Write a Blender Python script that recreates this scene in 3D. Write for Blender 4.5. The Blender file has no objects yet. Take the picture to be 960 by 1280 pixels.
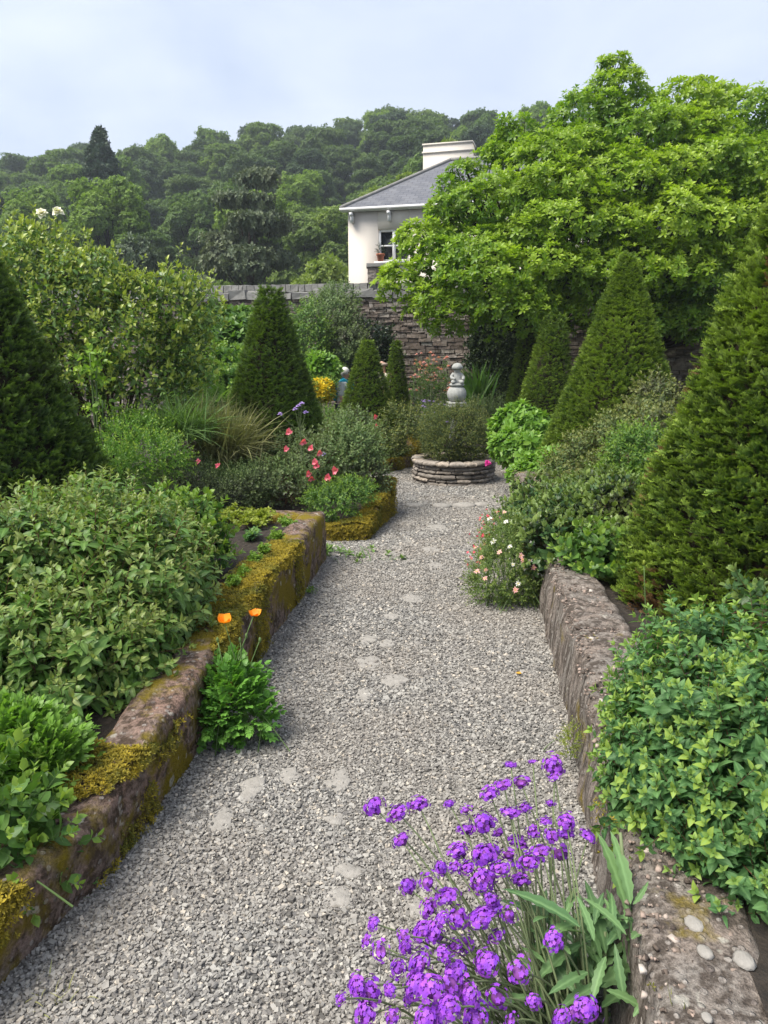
import bpy, math, random
import numpy as np
from mathutils import Vector
R = math.radians
rng = np.random.default_rng(7)
random.seed(7)
C = bpy.context.scene.collection
SC = bpy.context.scene

# ------------------------------------------------------------------ camera, sky, sun, exposure
CAM_H = 1.6; PITCH = R(12.2); FPX = 924.0
cam = bpy.data.objects.new('camera', bpy.data.cameras.new('camera')); C.objects.link(cam)
cam.data.sensor_fit = 'VERTICAL'; cam.data.sensor_height = 36; cam.data.lens = 36 * FPX / 1280
cam.data.clip_start = .05; cam.data.clip_end = 1500
cam.location = (0, 0, CAM_H); cam.rotation_euler = (R(90) - PITCH, 0, 0)
SC.camera = cam
SUN_EL, SUN_AZ = 58, 245          # azimuth clockwise from +Y (north): 270 = from the left
wd = bpy.data.worlds.new('World'); SC.world = wd; wd.use_nodes = True
nt = wd.node_tree; nt.nodes.clear()
def N(t, typ, **kw):
    n = t.nodes.new(typ)
    for k, v in kw.items(): setattr(n, k, v)
    return n
sky = N(nt, 'ShaderNodeTexSky', sky_type='NISHITA'); sky.sun_disc = False
sky.sun_elevation = R(SUN_EL); sky.sun_rotation = R(SUN_AZ); sky.air_density = 1.2; sky.dust_density = 1.5
tc = N(nt, 'ShaderNodeTexCoord'); mp = N(nt, 'ShaderNodeMapping'); mp.inputs['Scale'].default_value = (1.6, 1.6, 5.0)
nz = N(nt, 'ShaderNodeTexNoise'); nz.inputs['Scale'].default_value = 1.5; nz.inputs['Detail'].default_value = 6; nz.inputs['Roughness'].default_value = .55
nz.inputs['Distortion'].default_value = .5
rp = N(nt, 'ShaderNodeValToRGB'); rp.color_ramp.elements[0].position = .33; rp.color_ramp.elements[1].position = .68
rp.color_ramp.elements[0].color = (3.7, 4.25, 5.4, 1); rp.color_ramp.elements[1].color = (5.2, 5.6, 6.4, 1)
mx = N(nt, 'ShaderNodeMixRGB'); mx.inputs[0].default_value = .86
bg = N(nt, 'ShaderNodeBackground'); bg.inputs[1].default_value = .050
wo = N(nt, 'ShaderNodeOutputWorld')
L_ = nt.links.new
L_(tc.outputs['Generated'], mp.inputs[0]); L_(mp.outputs[0], nz.inputs[0]); L_(nz.outputs[0], rp.inputs[0])
L_(sky.outputs[0], mx.inputs[1]); L_(rp.outputs[0], mx.inputs[2]); L_(mx.outputs[0], bg.inputs[0]); L_(bg.outputs[0], wo.inputs[0])
sd = bpy.data.lights.new('sun', 'SUN'); sd.energy = 2.05; sd.angle = R(38); sd.color = (1, .94, .83)
sun = bpy.data.objects.new('sun', sd); C.objects.link(sun)
sv = Vector((math.sin(R(SUN_AZ)) * math.cos(R(SUN_EL)), math.cos(R(SUN_AZ)) * math.cos(R(SUN_EL)), math.sin(R(SUN_EL))))
sun.rotation_euler = sv.to_track_quat('Z', 'Y').to_euler()
vs = SC.view_settings
SC.display_settings.display_device = 'sRGB'
vs.view_transform = 'Standard'; vs.look = 'None'; vs.exposure = 1.88; vs.gamma = 1; vs.use_curve_mapping = False
SC.render.engine = 'CYCLES'
cy = SC.cycles
cy.max_bounces = 6; cy.diffuse_bounces = 3; cy.glossy_bounces = 2; cy.transmission_bounces = 4; cy.transparent_max_bounces = 4
cy.caustics_reflective = False; cy.caustics_refractive = False; cy.use_denoising = True

# ------------------------------------------------------------------ helpers: photo pixel -> point in the place
def dr(px, py):
    d = (py - 640) / FPX
    return np.array([(px - 480) / FPX, math.cos(PITCH) - d * math.sin(PITCH), -(d * math.cos(PITCH) + math.sin(PITCH))])
def at(px, py, Y):
    d = dr(px, py); return np.array([0, 0, CAM_H]) + d * (Y / d[1])
def gp(px, py, z=0.):
    d = dr(px, py); return np.array([0, 0, CAM_H]) + d * ((z - CAM_H) / d[2])
def psc(px, py, Y):
    return Y / dr(px, py)[1] / FPX
def sstep(a, b, x):
    t = np.clip((x - a) / (b - a), 0, 1); return t * t * (3 - 2 * t)

# value noise
def _h(ix, iy, iz):
    n = (ix * 374761393 + iy * 668265263 + iz * 2147483647 + 1013904223) & 0xffffffff
    n = ((n ^ (n >> 13)) * 1274126177) & 0xffffffff
    return ((n ^ (n >> 16)) & 0xffff) / 65535.0
def vnoise(p):
    p = np.asarray(p, float); i = np.floor(p).astype(np.int64); f = p - i; f = f * f * (3 - 2 * f)
    r = 0
    for a in (0, 1):
        for b in (0, 1):
            for c in (0, 1):
                w = (f[..., 0] if a else 1 - f[..., 0]) * (f[..., 1] if b else 1 - f[..., 1]) * (f[..., 2] if c else 1 - f[..., 2])
                r = r + w * _h(i[..., 0] + a, i[..., 1] + b, i[..., 2] + c)
    return r * 2 - 1
def fbm(p, o=3):
    p = np.asarray(p, float); r = 0; a = 1.
    for k in range(o): r = r + a * vnoise(p * 2 ** k + 17.3 * k); a *= .5
    return r / 1.75

# ------------------------------------------------------------------ materials
def mat(name):
    m = bpy.data.materials.new(name); m.use_nodes = True; t = m.node_tree; t.nodes.clear()
    o = N(t, 'ShaderNodeOutputMaterial'); p = N(t, 'ShaderNodeBsdfPrincipled'); t.links.new(p.outputs[0], o.inputs[0])
    return m, t, p, o
def rgba(c): return (c[0], c[1], c[2], 1)
def mixc(t, fac, a, b, mode='MIX'):
    n = N(t, 'ShaderNodeMixRGB', blend_type=mode)
    for i, v in ((0, fac), (1, a), (2, b)):
        if isinstance(v, (int, float)): n.inputs[i].default_value = v
        elif isinstance(v, tuple): n.inputs[i].default_value = rgba(v)
        else: t.links.new(v, n.inputs[i])
    return n.outputs[0]
def noise(t, scale, detail=4, rough=.55, co='Object', dist=0, vec=None):
    n = N(t, 'ShaderNodeTexNoise'); n.inputs['Scale'].default_value = scale; n.inputs['Detail'].default_value = detail
    n.inputs['Roughness'].default_value = rough; n.inputs['Distortion'].default_value = dist
    t.links.new(vec if vec is not None else N(t, 'ShaderNodeTexCoord').outputs[co], n.inputs['Vector'])
    return n.outputs[0]
def ramp(t, fac, stops):
    r = N(t, 'ShaderNodeValToRGB'); e = r.color_ramp.elements
    while len(e) < len(stops): e.new(.5)
    for k, (p, c) in enumerate(stops):
        e[k].position = p; e[k].color = rgba(c) if isinstance(c, tuple) else (c, c, c, 1)
    t.links.new(fac, r.inputs[0]); return r.outputs[0]
def attr(t, name):
    a = N(t, 'ShaderNodeAttribute'); a.attribute_name = name; return a.outputs['Fac']
def bump(t, p, h, strength, dist):
    b = N(t, 'ShaderNodeBump'); b.inputs['Strength'].default_value = strength; b.inputs['Distance'].default_value = dist
    t.links.new(h, b.inputs['Height']); t.links.new(b.outputs[0], p.inputs['Normal'])
def math_(t, op, a, b):
    n = N(t, 'ShaderNodeMath', operation=op)
    for i, v in ((0, a), (1, b)):
        if isinstance(v, (int, float)): n.inputs[i].default_value = v
        else: t.links.new(v, n.inputs[i])
    return n.outputs[0]

def leafmat(name, dark, light, tip, trans=.3, rough=.45, vein=.25, patch=None, spec=.35, patch_scale=1.2, vary=0.):
    """leaf colours: per-leaf variation (rnd), young growth (tip; on yews also painted sun-side brightness), paler midrib (mid), patches of another tone"""
    m, t, p, o = mat(name)
    c = mixc(t, attr(t, 'rnd'), dark, light)
    if patch is not None:
        c = mixc(t, ramp(t, noise(t, patch_scale, 3), [(.45, 0.), (.62, 1.)]), c, patch)
    c = mixc(t, attr(t, 'tip'), c, tip)
    if vary:                                    # every tree of the wood has a green of its own
        oi = N(t, 'ShaderNodeObjectInfo').outputs['Random']
        c = mixc(t, 1.0, c, ramp(t, oi, [(0, (1 - vary, 1 - vary, 1.)), (.35, (1., 1., .9)), (.7, (1 + vary, 1 + .8 * vary, .85)), (1, (1 + 1.6 * vary, 1 + 1.1 * vary, 1.1))]), 'MULTIPLY')
    if vein:
        f = ramp(t, attr(t, 'mid'), [(0., vein), (.35, 0.)])
        c = mixc(t, f, c, tuple(min(1, v * 1.6 + .03) for v in light))
    t.links.new(c, p.inputs['Base Color']); p.inputs['Roughness'].default_value = rough
    p.inputs['Specular IOR Level'].default_value = spec
    if trans:
        tr = N(t, 'ShaderNodeBsdfTranslucent'); mxs = N(t, 'ShaderNodeMixShader'); mxs.inputs[0].default_value = trans
        t.links.new(mixc(t, 1.0, c, (1.25, 1.35, .6), 'MULTIPLY'), tr.inputs[0])
        t.links.new(p.outputs[0], mxs.inputs[1]); t.links.new(tr.outputs[0], mxs.inputs[2]); t.links.new(mxs.outputs[0], o.inputs[0])
    return m
def plainmat(name, c, rough=.7, spec=.3, var=.25, scale=8., bumpy=0.):
    m, t, p, o = mat(name)
    n = noise(t, scale, 5)
    t.links.new(mixc(t, n, tuple(v * (1 - var) for v in c), tuple(min(1, v * (1 + var)) for v in c)), p.inputs['Base Color'])
    p.inputs['Roughness'].default_value = rough; p.inputs['Specular IOR Level'].default_value = spec
    if bumpy: bump(t, p, noise(t, scale * 3, 5), .6, bumpy)
    return m

M = {}
M['yew'] = leafmat('yew_needles', (.013, .038, .011), (.062, .145, .027), (.27, .38, .05), .22, .5, 0, (.05, .095, .02), patch_scale=2.2)
M['yew_dark'] = leafmat('yew_needles_dark', (.013, .035, .011), (.055, .125, .028), (.2, .31, .05), .22, .5, 0, (.04, .065, .02), patch_scale=2.0)
M['yew_brown'] = leafmat('yew_needles_brown', (.09, .045, .02), (.2, .1, .04), (.2, .12, .05), .1, .6, 0)
M['tree'] = leafmat('tree_leaves', (.05, .13, .015), (.18, .325, .028), (.45, .56, .045), .4, .38, .15)
M['wood_a'] = leafmat('woodland_leaves_mid', (.055, .10, .036), (.12, .195, .06), (.18, .26, .075), .32, .6, 0, vary=.3)
M['wood_b'] = leafmat('woodland_leaves_deep', (.04, .08, .036), (.09, .145, .058), (.13, .19, .07), .28, .6, 0, vary=.3)
M['wood_c'] = leafmat('woodland_leaves_fresh', (.08, .145, .035), (.15, .24, .055), (.2, .3, .075), .32, .6, 0, vary=.3)
M['conifer'] = leafmat('conifer_needles', (.02, .045, .03), (.05, .085, .048), (.07, .10, .05), .1, .6, 0)
M['pine'] = leafmat('pine_needles', (.055, .085, .045), (.12, .15, .075), (.15, .17, .09), .15, .6, 0)
M['willow'] = leafmat('willow_leaves', (.06, .09, .055), (.11, .15, .09), (.14, .18, .10), .2, .6, 0)
M['gold'] = leafmat('golden_leaves', (.11, .17, .03), (.20, .27, .06), (.28, .33, .08), .32, .5, 0)
M['front_shrub'] = leafmat('olive_leaves', (.055, .14, .028), (.175, .295, .065), (.27, .27, .085), .3, .42, .3)
M['rightshrub'] = leafmat('fresh_leaves', (.04, .115, .042), (.13, .255, .085), (.32, .43, .07), .34, .5, .35, spec=.25)
M['rose'] = leafmat('rose_leaves', (.024, .068, .025), (.085, .16, .05), (.2, .27, .07), .25, .33, .2, (.05, .055, .03))
M['tangle'] = leafmat('tangled_leaves', (.05, .10, .03), (.14, .20, .06), (.26, .28, .09), .25, .5, .1, (.075, .08, .045))
M['camellia'] = leafmat('glossy_yellowing_leaves', (.05, .12, .028), (.17, .28, .06), (.38, .43, .08), .3, .3, .2)
M['grey_shrub'] = leafmat('grey_green_leaves', (.055, .11, .038), (.145, .23, .075), (.21, .28, .11), .25, .5, .1, (.09, .11, .06))
M['dark_shrub'] = leafmat('dark_glossy_leaves', (.010, .025, .012), (.03, .055, .025), (.05, .08, .03), .1, .35, .1)
M['mid_green'] = leafmat('mid_green_leaves', (.04, .11, .024), (.125, .24, .045), (.22, .33, .05), .3, .45, .1)
M['bright_green'] = leafmat('bright_green_leaves', (.08, .19, .03), (.18, .34, .05), (.32, .44, .07), .35, .42, .25)
M['poppy'] = leafmat('poppy_leaves', (.07, .20, .035), (.15, .33, .055), (.26, .42, .07), .32, .42, .3)
M['lime'] = leafmat('lime_creeper', (.14, .20, .02), (.28, .33, .04), (.38, .40, .06), .25, .5, .1)
M['creeper'] = leafmat('green_creeper', (.09, .19, .02), (.18, .30, .03), (.26, .36, .05), .25, .5, .1)
M['grass'] = leafmat('grass_blades', (.08, .16, .045), (.18, .29, .08), (.28, .33, .13), .25, .5, .15)
M['straw'] = leafmat('straw_grass', (.20, .22, .08), (.36, .34, .16), (.42, .36, .22), .25, .6, 0)
M['verb_leaf'] = leafmat('verbena_leaves', (.07, .15, .06), (.15, .26, .10), (.18, .26, .12), .22, .5, .5)
M['daisy_leaf'] = leafmat('daisy_leaves', (.08, .14, .035), (.17, .25, .06), (.26, .32, .08), .25, .5, 0)
M['box'] = leafmat('planter_shrub_leaves', (.05, .09, .025), (.14, .18, .05), (.26, .27, .07), .25, .5, 0)
M['ivy'] = leafmat('ivy_leaves', (.012, .028, .012), (.035, .06, .025), (.06, .09, .03), .12, .4, .1)
M['moss'] = leafmat('moss', (.08, .068, .01), (.38, .29, .022), (.60, .47, .05), .15, .8, 0, (.09, .10, .015), patch_scale=6)
M['stem_red'] = plainmat('reddish_stem', (.13, .06, .035))
M['stem_brown'] = plainmat('brown_bark', (.07, .05, .035), .85, .15, .4, 14, .01)
M['stem_dark'] = plainmat('dark_twigs', (.028, .022, .015), .9, .1, .4, 10)
M['stem_green'] = plainmat('green_stem', (.10, .16, .05))
M['stem_grey'] = plainmat('greygreen_stem', (.15, .19, .09))
M['purple'] = leafmat('purple_petals', (.09, .014, .38), (.27, .042, .64), (.50, .13, .72), .255, .55, 0)
M['purple_bud'] = plainmat('purple_brown_buds', (.16, .04, .22))
M['lilac'] = leafmat('lilac_petals', (.35, .25, .6), (.5, .38, .75), (.6, .4, .8), .2, .6, 0)
M['red'] = leafmat('coral_petals', (.78, .08, .16), (.9, .2, .30), (.9, .5, .5), .2, .5, 0)
M['white'] = leafmat('white_petals', (.72, .72, .66), (.82, .82, .78), (.8, .6, .58), .2, .6, 0)
M['pinkdaisy'] = leafmat('pink_petals', (.65, .3, .28), (.78, .5, .46), (.8, .4, .4), .2, .6, 0)
M['yellow'] = leafmat('yellow_flowers', (.7, .50, .02), (.85, .68, .04), (.9, .75, .1), .2, .5, 0)
M['orange'] = leafmat('orange_petals', (.85, .24, .01), (.9, .34, .015), (.9, .4, .02), .3, .5, 0)
M['magenta'] = leafmat('magenta_petals', (.45, .02, .2), (.6, .04, .3), (.65, .08, .35), .2, .5, 0)
M['cream'] = leafmat('cream_petals', (.75, .72, .6), (.85, .82, .72), (.85, .75, .6), .25, .5, 0)
M['yellow_leaf'] = leafmat('fallen_leaf', (.5, .26, .03), (.6, .36, .05), (.6, .3, .05), .2, .6, 0)

def gravel_mat():
    m, t, p, o = mat('gravel_chips')
    c = ramp(t, attr(t, 'rnd'), [(0, (.06, .06, .06)), (.22, (.14, .135, .132)), (.5, (.235, .225, .21)), (.75, (.315, .305, .285)), (.92, (.385, .37, .34)), (1, (.46, .41, .345))])
    c = mixc(t, ramp(t, noise(t, 60, 3), [(.35, 0.), (.7, .3)]), c, (.32, .30, .27))
    c = mixc(t, ramp(t, noise(t, 1.3, 4), [(.4, 0.), (.65, .35)]), c, (.26, .225, .19))
    t.links.new(c, p.inputs['Base Color']); p.inputs['Roughness'].default_value = .75; p.inputs['Specular IOR Level'].default_value = .25
    return m
M['gravel'] = gravel_mat()
def grit_mat():
    m, t, p, o = mat('wall_grit')
    c = ramp(t, attr(t, 'rnd'), [(0, (.05, .04, .035)), (.3, (.14, .11, .09)), (.6, (.24, .19, .16)), (.85, (.33, .25, .21)), (1, (.46, .42, .38))])
    t.links.new(c, p.inputs['Base Color']); p.inputs['Roughness'].default_value = .9; p.inputs['Specular IOR Level'].default_value = .15
    return m
M['grit'] = grit_mat()
def path_mat():
    m, t, p, o = mat('gravel_bed')
    v = N(t, 'ShaderNodeTexVoronoi'); v.inputs['Scale'].default_value = 75; v.inputs['Randomness'].default_value = 1
    t.links.new(N(t, 'ShaderNodeTexCoord').outputs['Object'], v.inputs['Vector'])
    sep = N(t, 'ShaderNodeSeparateColor'); t.links.new(v.outputs['Color'], sep.inputs[0])
    c = ramp(t, sep.outputs[0], [(0, (.06, .058, .055)), (.4, (.14, .135, .13)), (.8, (.24, .23, .215)), (1, (.36, .33, .30))])
    c = mixc(t, ramp(t, noise(t, 1.3, 4), [(.4, 0.), (.65, .35)]), c, (.33, .29, .25))
    t.links.new(c, p.inputs['Base Color']); p.inputs['Roughness'].default_value = .85; p.inputs['Specular IOR Level'].default_value = .2
    bump(t, p, math_(t, 'SUBTRACT', 1.0, v.outputs['Distance']), .9, .01)
    return m
M['path'] = path_mat()
def wall_mat(name, pink, grey, dark, mossf, seed=0., streak=False):
    m, t, p, o = mat(name)
    co = N(t, 'ShaderNodeTexCoord').outputs['Object']
    mpn = N(t, 'ShaderNodeMapping'); mpn.inputs['Location'].default_value = (seed, seed * 2, 0); t.links.new(co, mpn.inputs[0]); vec = mpn.outputs[0]
    if streak:
        mp2 = N(t, 'ShaderNodeMapping'); mp2.inputs['Scale'].default_value = (1, 1, .30); t.links.new(vec, mp2.inputs[0]); vs_ = mp2.outputs[0]
    else: vs_ = vec
    n1 = noise(t, 5, 5, .6, vec=vs_); n2 = noise(t, 22, 5, .65, vec=vs_ if streak else vec); n3 = noise(t, 90, 4, .7, vec=vec)
    c = mixc(t, ramp(t, n1, [(.38, 0.), (.62, 1.)]), pink, grey)
    c = mixc(t, ramp(t, n2, [(.42, 1.), (.56, 0.)]), c, dark)
    v = N(t, 'ShaderNodeTexVoronoi'); v.inputs['Scale'].default_value = 38; t.links.new(vec, v.inputs['Vector'])
    sep = N(t, 'ShaderNodeSeparateColor'); t.links.new(v.outputs['Color'], sep.inputs[0])
    peb = ramp(t, v.outputs['Distance'], [(.28, 1.), (.36, 0.)]); pf = math_(t, 'MULTIPLY', peb, ramp(t, sep.outputs[1], [(.55, 0.), (.6, .7)]))
    c = mixc(t, pf, c, mixc(t, sep.outputs[0], (.16, .13, .12), (.5, .46, .42)))
    c = mixc(t, ramp(t, n3, [(.35, .55), (.6, 0.)]), c, tuple(x * .5 for x in dark))
    # moss growth: patches with a shape of their own
    n4 = noise(t, 3.2, 5, .65, vec=vec)
    mo = ramp(t, n4, [(mossf, 0.), (mossf + .1, 1.)])
    c = mixc(t, mo, c, mixc(t, n3, (.08, .062, .01), (.31, .235, .022)))
    # lichen spots
    n5 = noise(t, 15, 3, .5, vec=vec)
    c = mixc(t, ramp(t, n5, [(.66, 0.), (.7, .6)]), c, (.5, .48, .42))
    t.links.new(c, p.inputs['Base Color']); p.inputs['Roughness'].default_value = .92; p.inputs['Specular IOR Level'].default_value = .15
    h = math_(t, 'ADD', math_(t, 'MULTIPLY', n2, .7), math_(t, 'MULTIPLY', n3, .5)); h = math_(t, 'ADD', h, math_(t, 'MULTIPLY', pf, .25))
    bump(t, p, h, 1.0, .03)
    return m
M['wall_left'] = wall_mat('mossy_pink_concrete', (.33, .215, .17), (.25, .20, .175), (.085, .06, .045), .475)
M['wall_far'] = wall_mat('mossy_edging', (.27, .18, .13), (.23, .18, .14), (.08, .055, .04), .44, 3.)
M['wall_right'] = wall_mat('weathered_concrete', (.30, .245, .21), (.29, .265, .24), (.095, .078, .066), .60, 7., True)
M['slab'] = plainmat('pale_flagstone', (.265, .25, .23), .92, .12, .4, 30, .008)
def soil_mat():
    m, t, p, o = mat('dark_soil')
    n1 = noise(t, 30, 6, .7); c = ramp(t, n1, [(.3, (.012, .009, .007)), (.55, (.04, .03, .022)), (.75, (.085, .065, .05))])
    t.links.new(c, p.inputs['Base Color']); p.inputs['Roughness'].default_value = .95; bump(t, p, n1, 1., .04); return m
M['soil'] = soil_mat()
def ground_mat():
    m, t, p, o = mat('meadow_and_leaf_litter')
    n1 = noise(t, .6, 6, .65); c = ramp(t, n1, [(.3, (.03, .03, .012)), (.5, (.04, .06, .02)), (.7, (.06, .10, .028))])
    t.links.new(c, p.inputs['Base Color']); p.inputs['Roughness'].default_value = .95; bump(t, p, noise(t, 8, 5), .8, .1); return m
M['ground'] = ground_mat()
def rubble_mat():
    m, t, p, o = mat('rubble_stone')
    co = N(t, 'ShaderNodeTexCoord').outputs['Object']
    n0 = noise(t, 2.5, 3, vec=co)
    c = ramp(t, attr(t, 'rnd'), [(0, (.10, .08, .07)), (.3, (.17, .135, .115)), (.6, (.25, .205, .175)), (.85, (.32, .28, .25)), (1, (.42, .38, .34))])
    n2 = noise(t, 14, 5, .65, vec=co)
    c = mixc(t, ramp(t, n2, [(.42, .75), (.58, 0.)]), c, (.09, .075, .06))
    c = mixc(t, ramp(t, n0, [(.52, 0.), (.68, .6)]), c, (.27, .245, .215))
    t.links.new(c, p.inputs['Base Color']); p.inputs['Roughness'].default_value = .9; p.inputs['Specular IOR Level'].default_value = .15
    bump(t, p, n2, .8, .02); return m
M['rubble'] = rubble_mat()
M['mortar'] = plainmat('dark_mortar', (.085, .07, .06), .95, .1, .35, 9)
M['coping'] = plainmat('slate_coping', (.22, .215, .205), .85, .25, .5, 5, .02)
M['drystone'] = None
def dry_mat():
    m, t, p, o = mat('dry_stone')
    n2 = noise(t, 24, 5, .65)
    c = ramp(t, attr(t, 'rnd'), [(0, (.13, .11, .095)), (.35, (.22, .195, .17)), (.7, (.32, .28, .24)), (.9, (.40, .33, .26)), (1, (.5, .47, .43))])
    c = mixc(t, ramp(t, n2, [(.4, .6), (.6, 0.)]), c, (.10, .085, .07))
    t.links.new(c, p.inputs['Base Color']); p.inputs['Roughness'].default_value = .88; bump(t, p, n2, .8, .012); return m
M['drystone'] = dry_mat()
M['statue'] = plainmat('pale_weathered_stone', (.31, .315, .30), .85, .2, .5, 18, .006)
M['render'] = plainmat('white_render', (.60, .55, .49), .85, .2, .05, 1.5)
M['gutter'] = plainmat('white_gutter_paint', (.66, .65, .65), .5, .4, .05, 3)
def slate_mat():
    m, t, p, o = mat('slate_roof')
    b = N(t, 'ShaderNodeTexBrick'); b.inputs['Scale'].default_value = 1; b.inputs['Brick Width'].default_value = .3; b.inputs['Row Height'].default_value = .2
    b.inputs['Mortar Size'].default_value = .012; b.inputs['Color1'].default_value = (.075, .08, .098, 1); b.inputs['Color2'].default_value = (.12, .125, .145, 1); b.inputs['Mortar'].default_value = (.04, .04, .05, 1)
    u = N(t, 'ShaderNodeUVMap'); t.links.new(u.outputs[0], b.inputs['Vector'])
    c = mixc(t, ramp(t, noise(t, 3, 5), [(.4, 0.), (.7, .4)]), b.outputs[0], (.17, .17, .175))
    t.links.new(c, p.inputs['Base Color']); p.inputs['Roughness'].default_value = .6; bump(t, p, b.outputs['Fac'], -.5, .02); return m
M['slate'] = slate_mat()
m, t, p, o = mat('dark_window_glass'); p.inputs['Base Color'].default_value = (.015, .018, .022, 1); p.inputs['Roughness'].default_value = .08; M['glass'] = m
M['frame'] = plainmat('white_window_paint', (.78, .78, .77), .4, .4, .03)
M['terracotta'] = plainmat('terracotta', (.40, .13, .07))
M['skin'] = plainmat('skin', (.55, .33, .25), .55, .4, .08, 12)
M['hair'] = plainmat('white_hair', (.62, .60, .57), .7, .2, .15, 60)
M['grey_hair'] = plainmat('thin_grey_hair', (.42, .33, .28), .7, .2, .15, 60)
M['shirt'] = plainmat('white_shirt', (.66, .68, .70), .8, .2, .06, 20)
M['turq'] = plainmat('turquoise_cloth', (.02, .36, .52), .8, .2, .1, 20)
M['beige'] = plainmat('beige_shirt', (.45, .42, .34), .8, .2, .1, 20)
M['trouser'] = plainmat('navy_trousers', (.03, .035, .06), .85, .2, .1, 20)

# ------------------------------------------------------------------ mesh accumulation
class Geo:
    """vertices, triangles, per-vertex rnd/tip/mid, per-triangle material slot"""
    def __init__(s): s.v = []; s.t = []; s.a = []; s.m = []; s.n = 0
    def add(s, V, T, rnd=.5, tip=0., mid=1., mi=0):
        V = np.asarray(V, float).reshape(-1, 3); T = np.asarray(T, np.int64).reshape(-1, 3)
        A = np.empty((len(V), 3)); A[:, 0] = rnd; A[:, 1] = tip; A[:, 2] = mid
        s.v.append(V); s.t.append(T + s.n); s.a.append(A); s.m.append(np.full(len(T), mi) if np.isscalar(mi) else mi); s.n += len(V)
        return s
    def cat(s):
        if not s.v: return np.zeros((0, 3)), np.zeros((0, 3), int), np.zeros((0, 3)), np.zeros(0, int)
        return np.concatenate(s.v), np.concatenate(s.t), np.concatenate(s.a), np.concatenate(s.m)
    def addg(s, V, T, A, mi):
        s.v.append(V); s.t.append(T + s.n); s.a.append(A); s.m.append(mi); s.n += len(V); return s
def add(self, g): return self.addg(*g.cat())
Geo.join = add

def build(name, g, mats, parent=None, smooth=True, label=None):
    V, T, A, MI = g.cat() if isinstance(g, Geo) else g
    if parent is not None: V = V - np.array(parent.get('org', (0, 0, 0)))
    me = bpy.data.meshes.new(name)
    me.vertices.add(len(V)); me.vertices.foreach_set('co', V.astype(np.float32).ravel())
    me.loops.add(len(T) * 3); me.loops.foreach_set('vertex_index', T.astype(np.int32).ravel())
    me.polygons.add(len(T)); me.polygons.foreach_set('loop_start', np.arange(0, len(T) * 3, 3, dtype=np.int32))
    me.polygons.foreach_set('material_index', MI.astype(np.int32))
    me.polygons.foreach_set('use_smooth', np.full(len(T), smooth))
    for k, nm in enumerate(('rnd', 'tip', 'mid')):
        a = me.attributes.new(nm, 'FLOAT', 'POINT'); a.data.foreach_set('value', A[:, k].astype(np.float32))
    for mm in (mats if isinstance(mats, (list, tuple)) else [mats]): me.materials.append(mm)
    me.update(calc_edges=True)
    o = bpy.data.objects.new(name, me); C.objects.link(o)
    if parent is not None: o.parent = parent
    if label: o['label'] = label
    return o
def tag(o, label=None, cat=None, group=None, kind=None):
    for k, v in (('label', label), ('category', cat), ('group', group), ('kind', kind)):
        if v: o[k] = v
    return o
def thing(name, loc, label, cat, group=None):
    o = bpy.data.objects.new(name, None); C.objects.link(o); o.empty_display_size = .1
    o.location = tuple(float(v) for v in loc); o['org'] = [float(v) for v in loc]
    return tag(o, label, cat, group)

# ------------------------------------------------------------------ shapes
def box(c, s, jit=0., rz=0.):
    c = np.array(c, float); s = np.array(s, float) / 2
    V = np.array([[x, y, z] for x in (-1, 1) for y in (-1, 1) for z in (-1, 1)], float) * s
    if jit: V = V + rng.uniform(-jit, jit, V.shape)
    if rz: V = V @ np.array([[math.cos(rz), math.sin(rz), 0], [-math.sin(rz), math.cos(rz), 0], [0, 0, 1]])
    T = [[0, 1, 3], [0, 3, 2], [4, 6, 7], [4, 7, 5], [0, 4, 5], [0, 5, 1], [2, 3, 7], [2, 7, 6], [0, 2, 6], [0, 6, 4], [1, 5, 7], [1, 7, 3]]
    return V + c, np.array(T)
def tube(P, r, k=5, cap=True):
    P = np.asarray(P, float); n = len(P); r = np.broadcast_to(np.asarray(r, float), (n,))
    d = np.gradient(P, axis=0); d /= np.linalg.norm(d, axis=1)[:, None] + 1e-9
    ref = np.array([0, 0, 1.]) if abs(d[0][2]) < .9 else np.array([1., 0, 0])
    x = np.cross(d, ref); x /= np.linalg.norm(x, axis=1)[:, None] + 1e-9; y = np.cross(x, d)
    a = np.arange(k) * 2 * math.pi / k
    V = P[:, None] + r[:, None, None] * (x[:, None] * np.cos(a)[None, :, None] + y[:, None] * np.sin(a)[None, :, None])
    V = V.reshape(-1, 3); T = []
    for i in range(n - 1):
        for j in range(k):
            a0 = i * k + j; a1 = i * k + (j + 1) % k
            T += [[a0, a1, a1 + k], [a0, a1 + k, a0 + k]]
    if cap:
        for j in range(1, k - 1): T += [[(n - 1) * k, (n - 1) * k + j, (n - 1) * k + j + 1], [0, j + 1, j]]
    return V, np.array(T)
def bez(a, b, c, n=6):
    t = np.linspace(0, 1, n)[:, None]; a, b, c = map(np.asarray, (a, b, c))
    return (1 - t) ** 2 * a + 2 * t * (1 - t) * b + t ** 2 * c
def lathe(prof, k=24, c=(0, 0, 0), rib=0, ribn=10):
    a = np.arange(k) * 2 * math.pi / k; V = []; T = []
    for (r, z) in prof:
        rr = r * (1 + rib * np.abs(np.sin(a * ribn / 2)) - rib) if rib else np.full(k, r)
        V.append(np.stack([rr * np.cos(a), rr * np.sin(a), np.full(k, z)], 1))
    n = len(prof); V = np.concatenate(V) + np.array(c)
    for i in range(n - 1):
        for j in range(k):
            p = i * k + j; q = i * k + (j + 1) % k; T += [[p, q, q + k], [p, q + k, p + k]]
    for j in range(1, k - 1): T += [[(n - 1) * k, (n - 1) * k + j, (n - 1) * k + j + 1], [0, j + 1, j]]
    return V, np.array(T)

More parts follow.
